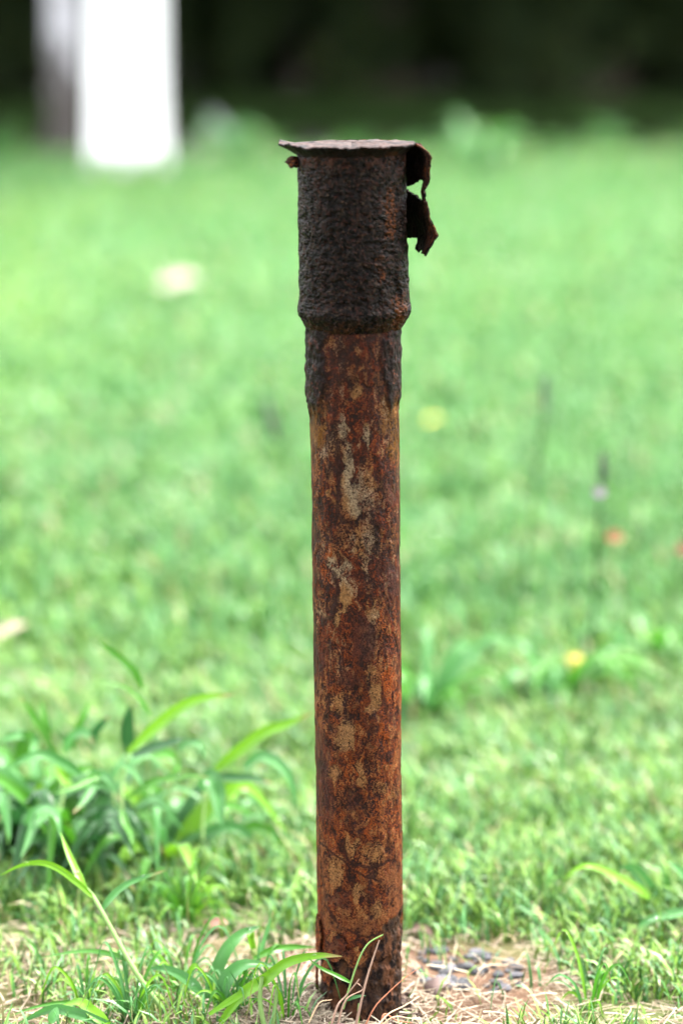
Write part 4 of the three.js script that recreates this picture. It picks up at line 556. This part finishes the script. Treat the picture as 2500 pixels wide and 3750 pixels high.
{ // straw and clippings
  const R = rng(515), M = new THREE.Matrix4(), E = new THREE.Euler(), Q = new THREE.Quaternion(), C = new THREE.Color();
  const bits = [0, 1, 2].map((s) => tube([[-0.5, 0, 0], [-0.15, 0.05 + 0.03 * s, 0.04 * (s - 1)], [0.2, 0.04, 0.05 * s], [0.5, -0.02 + 0.04 * s, 0.02]], 0.036, 0.022, 6, 4));
  const items = [[], [], []]; const add = (x, z, len, y) => { E.set((R() - 0.5) * 0.9, R() * 6.283, (R() - 0.5) * 0.7); Q.setFromEuler(E); const thin = 0.55 + 0.6 * R(); M.compose(V(x, groundHeight(x, z) + y, z), Q, V(len, len * thin * 0.55, len * thin * 0.55)); const t = R(), c = t < 0.7 ? [0.24, 0.19, 0.135] : t < 0.88 ? [0.13, 0.085, 0.055] : [0.32, 0.28, 0.21], v = 0.75 + 0.5 * R(); items[Math.floor(R() * 3)].push([M.clone(), C.setRGB(c[0] * v, c[1] * v, c[2] * v).clone()]); };
  for (let k = 0; k < 2600; k++) { const a = R() * 6.283, q = Math.sqrt(R()), x = -0.055 + Math.cos(a) * q * 0.05, z = 0.012 + Math.sin(a) * q * 0.05; if (Math.hypot(x - 0.002, z) > 0.031) add(x, z, 0.008 + 0.022 * R(), R() * 0.007); }
  for (let k = 0; k < 900; k++) { const x = -0.04 + 0.1 * R(), z = 0.032 + 0.05 * R(); if (Math.hypot(x - 0.002, z) > 0.032) add(x, z, 0.008 + 0.02 * R(), R() * 0.006); }
  for (let k = 0; k < 14000; k++) { const x = (R() - 0.5) * 0.9, z = -0.36 + 0.5 * R(); if (Math.hypot(x - 0.002, z) > 0.033 && R() < (bare(x, z) * 0.9 + 0.05) * (Math.hypot((x - 0.08) / 0.055, (z + 0.085) / 0.05) < 1 ? 0.25 : 1)) add(x, z, 0.008 + 0.03 * R() ** 1.5, 0.001 + R() * 0.005); }
  const crumbs = []; for (let k = 0; k < 420; k++) { const a = R() * 6.283, q = 0.031 + 0.014 * R() ** 1.6, x = 0.002 + Math.cos(a) * q, z = Math.sin(a) * q, s = 0.0008 + 0.0022 * R() ** 2; E.set(R() * 3, R() * 6, R() * 3); Q.setFromEuler(E); M.compose(V(x, groundHeight(x, z) + s * 0.5 + 0.002 * R(), z), Q, V(s * (1 + R()), s * 0.5, s)); const v = 0.6 + 0.8 * R(); crumbs.push([M.clone(), C.setRGB(0.045 * v, 0.024 * v, 0.016 * v).clone()]); }
  stuff('rust_crumbs', new THREE.DodecahedronGeometry(1, 0), new THREE.MeshStandardMaterial({ roughness: 0.95 }), crumbs, 'crumbs of fallen rust and dark soil packed round the pipe foot', 'rust crumbs');
  const straw = new THREE.MeshStandardMaterial({ roughness: 0.85 });
  items.forEach((it, k) => stuff('straw_litter', bits[k], straw, it, ['dry straw and grass clippings heaped round the foot of the post', 'dry bleached clippings strewn over the bare ground', 'short dry stalks scattered between the grass blades'][k], 'straw'));
}

// ---------------------------------------------------------------- lawn
const turf = [[0.044, 0.14, 0.019], [0.106, 0.2, 0.026], [0.048, 0.147, 0.042], [0.03, 0.105, 0.014]], dryTone = [0.25, 0.2, 0.11];
function lawn(label, count, seed, place, len, wid, seg, dry) {           // every blade its own ribbon, joined into one sward
  const R = rng(seed), V1 = seg * 2 + 1, p = new Float32Array(count * V1 * 3), col = new Float32Array(count * V1 * 3), ix = []; let n = 0;
  for (let k = 0; k < count; k++) {
    const at = place(R); if (!at) continue; const [bx, bz, sc] = at;
    const d = R() * 6.283, l = len * sc * (0.35 + 0.75 * R() + 0.5 * R() ** 6), tilt = 0.1 + 1.0 * R() ** 1.3, bend = 0.2 + 1.0 * R(), w = wid * (0.55 + 0.8 * R()) * 0.5, dx = Math.cos(d), dz = Math.sin(d), sa = d + 1.57 + (R() - 0.5) * 1.6, sx = Math.cos(sa), sz = Math.sin(sa), st = l / seg;
    const a = fbm(bx * 0.75 + 20, bz * 0.5 + 20, 3, 3), b = noise(bx * 5 + 50, bz * 5, 6), y1 = step01(a, 0.38, 0.64), t = R(), v = (0.87 + 0.08 * b) * (0.75 + 0.5 * R());
    const c = t < dry * 2 * (1 - 0.6 * y1) ? dryTone : t < dry + 0.12 + 0.4 * y1 ? turf[1] : t < dry + 0.55 + 0.2 * y1 ? turf[2] : t < 0.85 ? turf[0] : turf[3];
    let x = bx, y = groundHeight(bx, bz) - 0.003, z = bz, ang = tilt * 0.4; const o = n * V1;
    for (let j = 0; j < seg; j++) { const ww = w * (1 - 0.45 * (j / seg) ** 2); p.set([x - sx * ww, y, z - sz * ww, x + sx * ww, y + ww * 0.5, z + sz * ww], (o + j * 2) * 3); y += Math.cos(ang) * st; x += dx * Math.sin(ang) * st; z += dz * Math.sin(ang) * st; ang = Math.min(2.0, ang + ((tilt * 0.3 + bend) / seg) * 1.4); }
    p.set([x, y, z], (o + seg * 2) * 3); for (let j = 0; j < V1; j++) col.set([c[0] * v, c[1] * v, c[2] * v], (o + j) * 3);
    for (let j = 0; j < seg - 1; j++) { const q = o + j * 2; ix.push(q, q + 1, q + 2, q + 1, q + 3, q + 2); } ix.push(o + seg * 2 - 2, o + seg * 2 - 1, o + seg * 2); n++;
  }
  const g = new THREE.BufferGeometry(); g.setAttribute('position', new THREE.BufferAttribute(p.slice(0, n * V1 * 3), 3)); g.setAttribute('color', new THREE.BufferAttribute(col.slice(0, n * V1 * 3), 3)); g.setIndex(ix); g.computeVertexNormals();
  const m = obj('lawn_grass', g, grassMaterial); m.userData.kind = 'stuff'; return tag(m, label, 'grass');
}
lawn('short green turf blades round the bare ground by the post', 130000, 1, (R) => { const x = (R() - 0.5) * 1.25, z = 0.13 - 1.05 * R(); if (Math.hypot(x - 0.002, z) < 0.036) return null; const b = bare(x, z), clump = fbm(x * 26, z * 26, 4, 2); if (R() < b * 0.96 + 0.6 * step01(0.45 - clump, 0, 0.12) * (b > 0.1 ? 1 : 0.45)) return null; return [x, z, (b > 0.3 ? 0.75 : 1) * (0.55 + 0.9 * clump)]; }, 0.038, 0.0019, 3, 0.05);
lawn('green lawn grass stretching back from the post', 85000, 2, (R) => { const z = -0.85 - 1.5 * R(); return [(R() - 0.5) * (1.3 - z * 0.75), z, 0.8 + 0.5 * noise(z * 7, R() * 0.1, 3)]; }, 0.042, 0.0042, 2, 0.02);
lawn('paler lawn grass in the middle of the lawn', 95000, 4, (R) => { const z = -2.2 - 2.4 * R(); return [(R() - 0.5) * (1.5 - z * 0.75), z, 1]; }, 0.045, 0.0056, 2, 0.015);
lawn('lawn grass far out towards the pond', 200000, 3, (R) => { const z = -4.3 - 5.6 * R(); return [(R() - 0.5) * (2.6 - z * 0.7), z, z < -9 ? 1 + R() * 0.5 : 1]; }, 0.05, 0.0075, 2, 0.012);
lawn('longer grass growing along the edge of the pond', 9000, 5, (R) => { const z = -8.8 - 1.0 * R(), x = (R() - 0.5) * 11; return [x, z, 0.5 + 1.5 * noise(z * 2, x * 2.2, 2) ** 3]; }, 0.09, 0.008, 3, 0.06);
renderer.render(scene, camera);
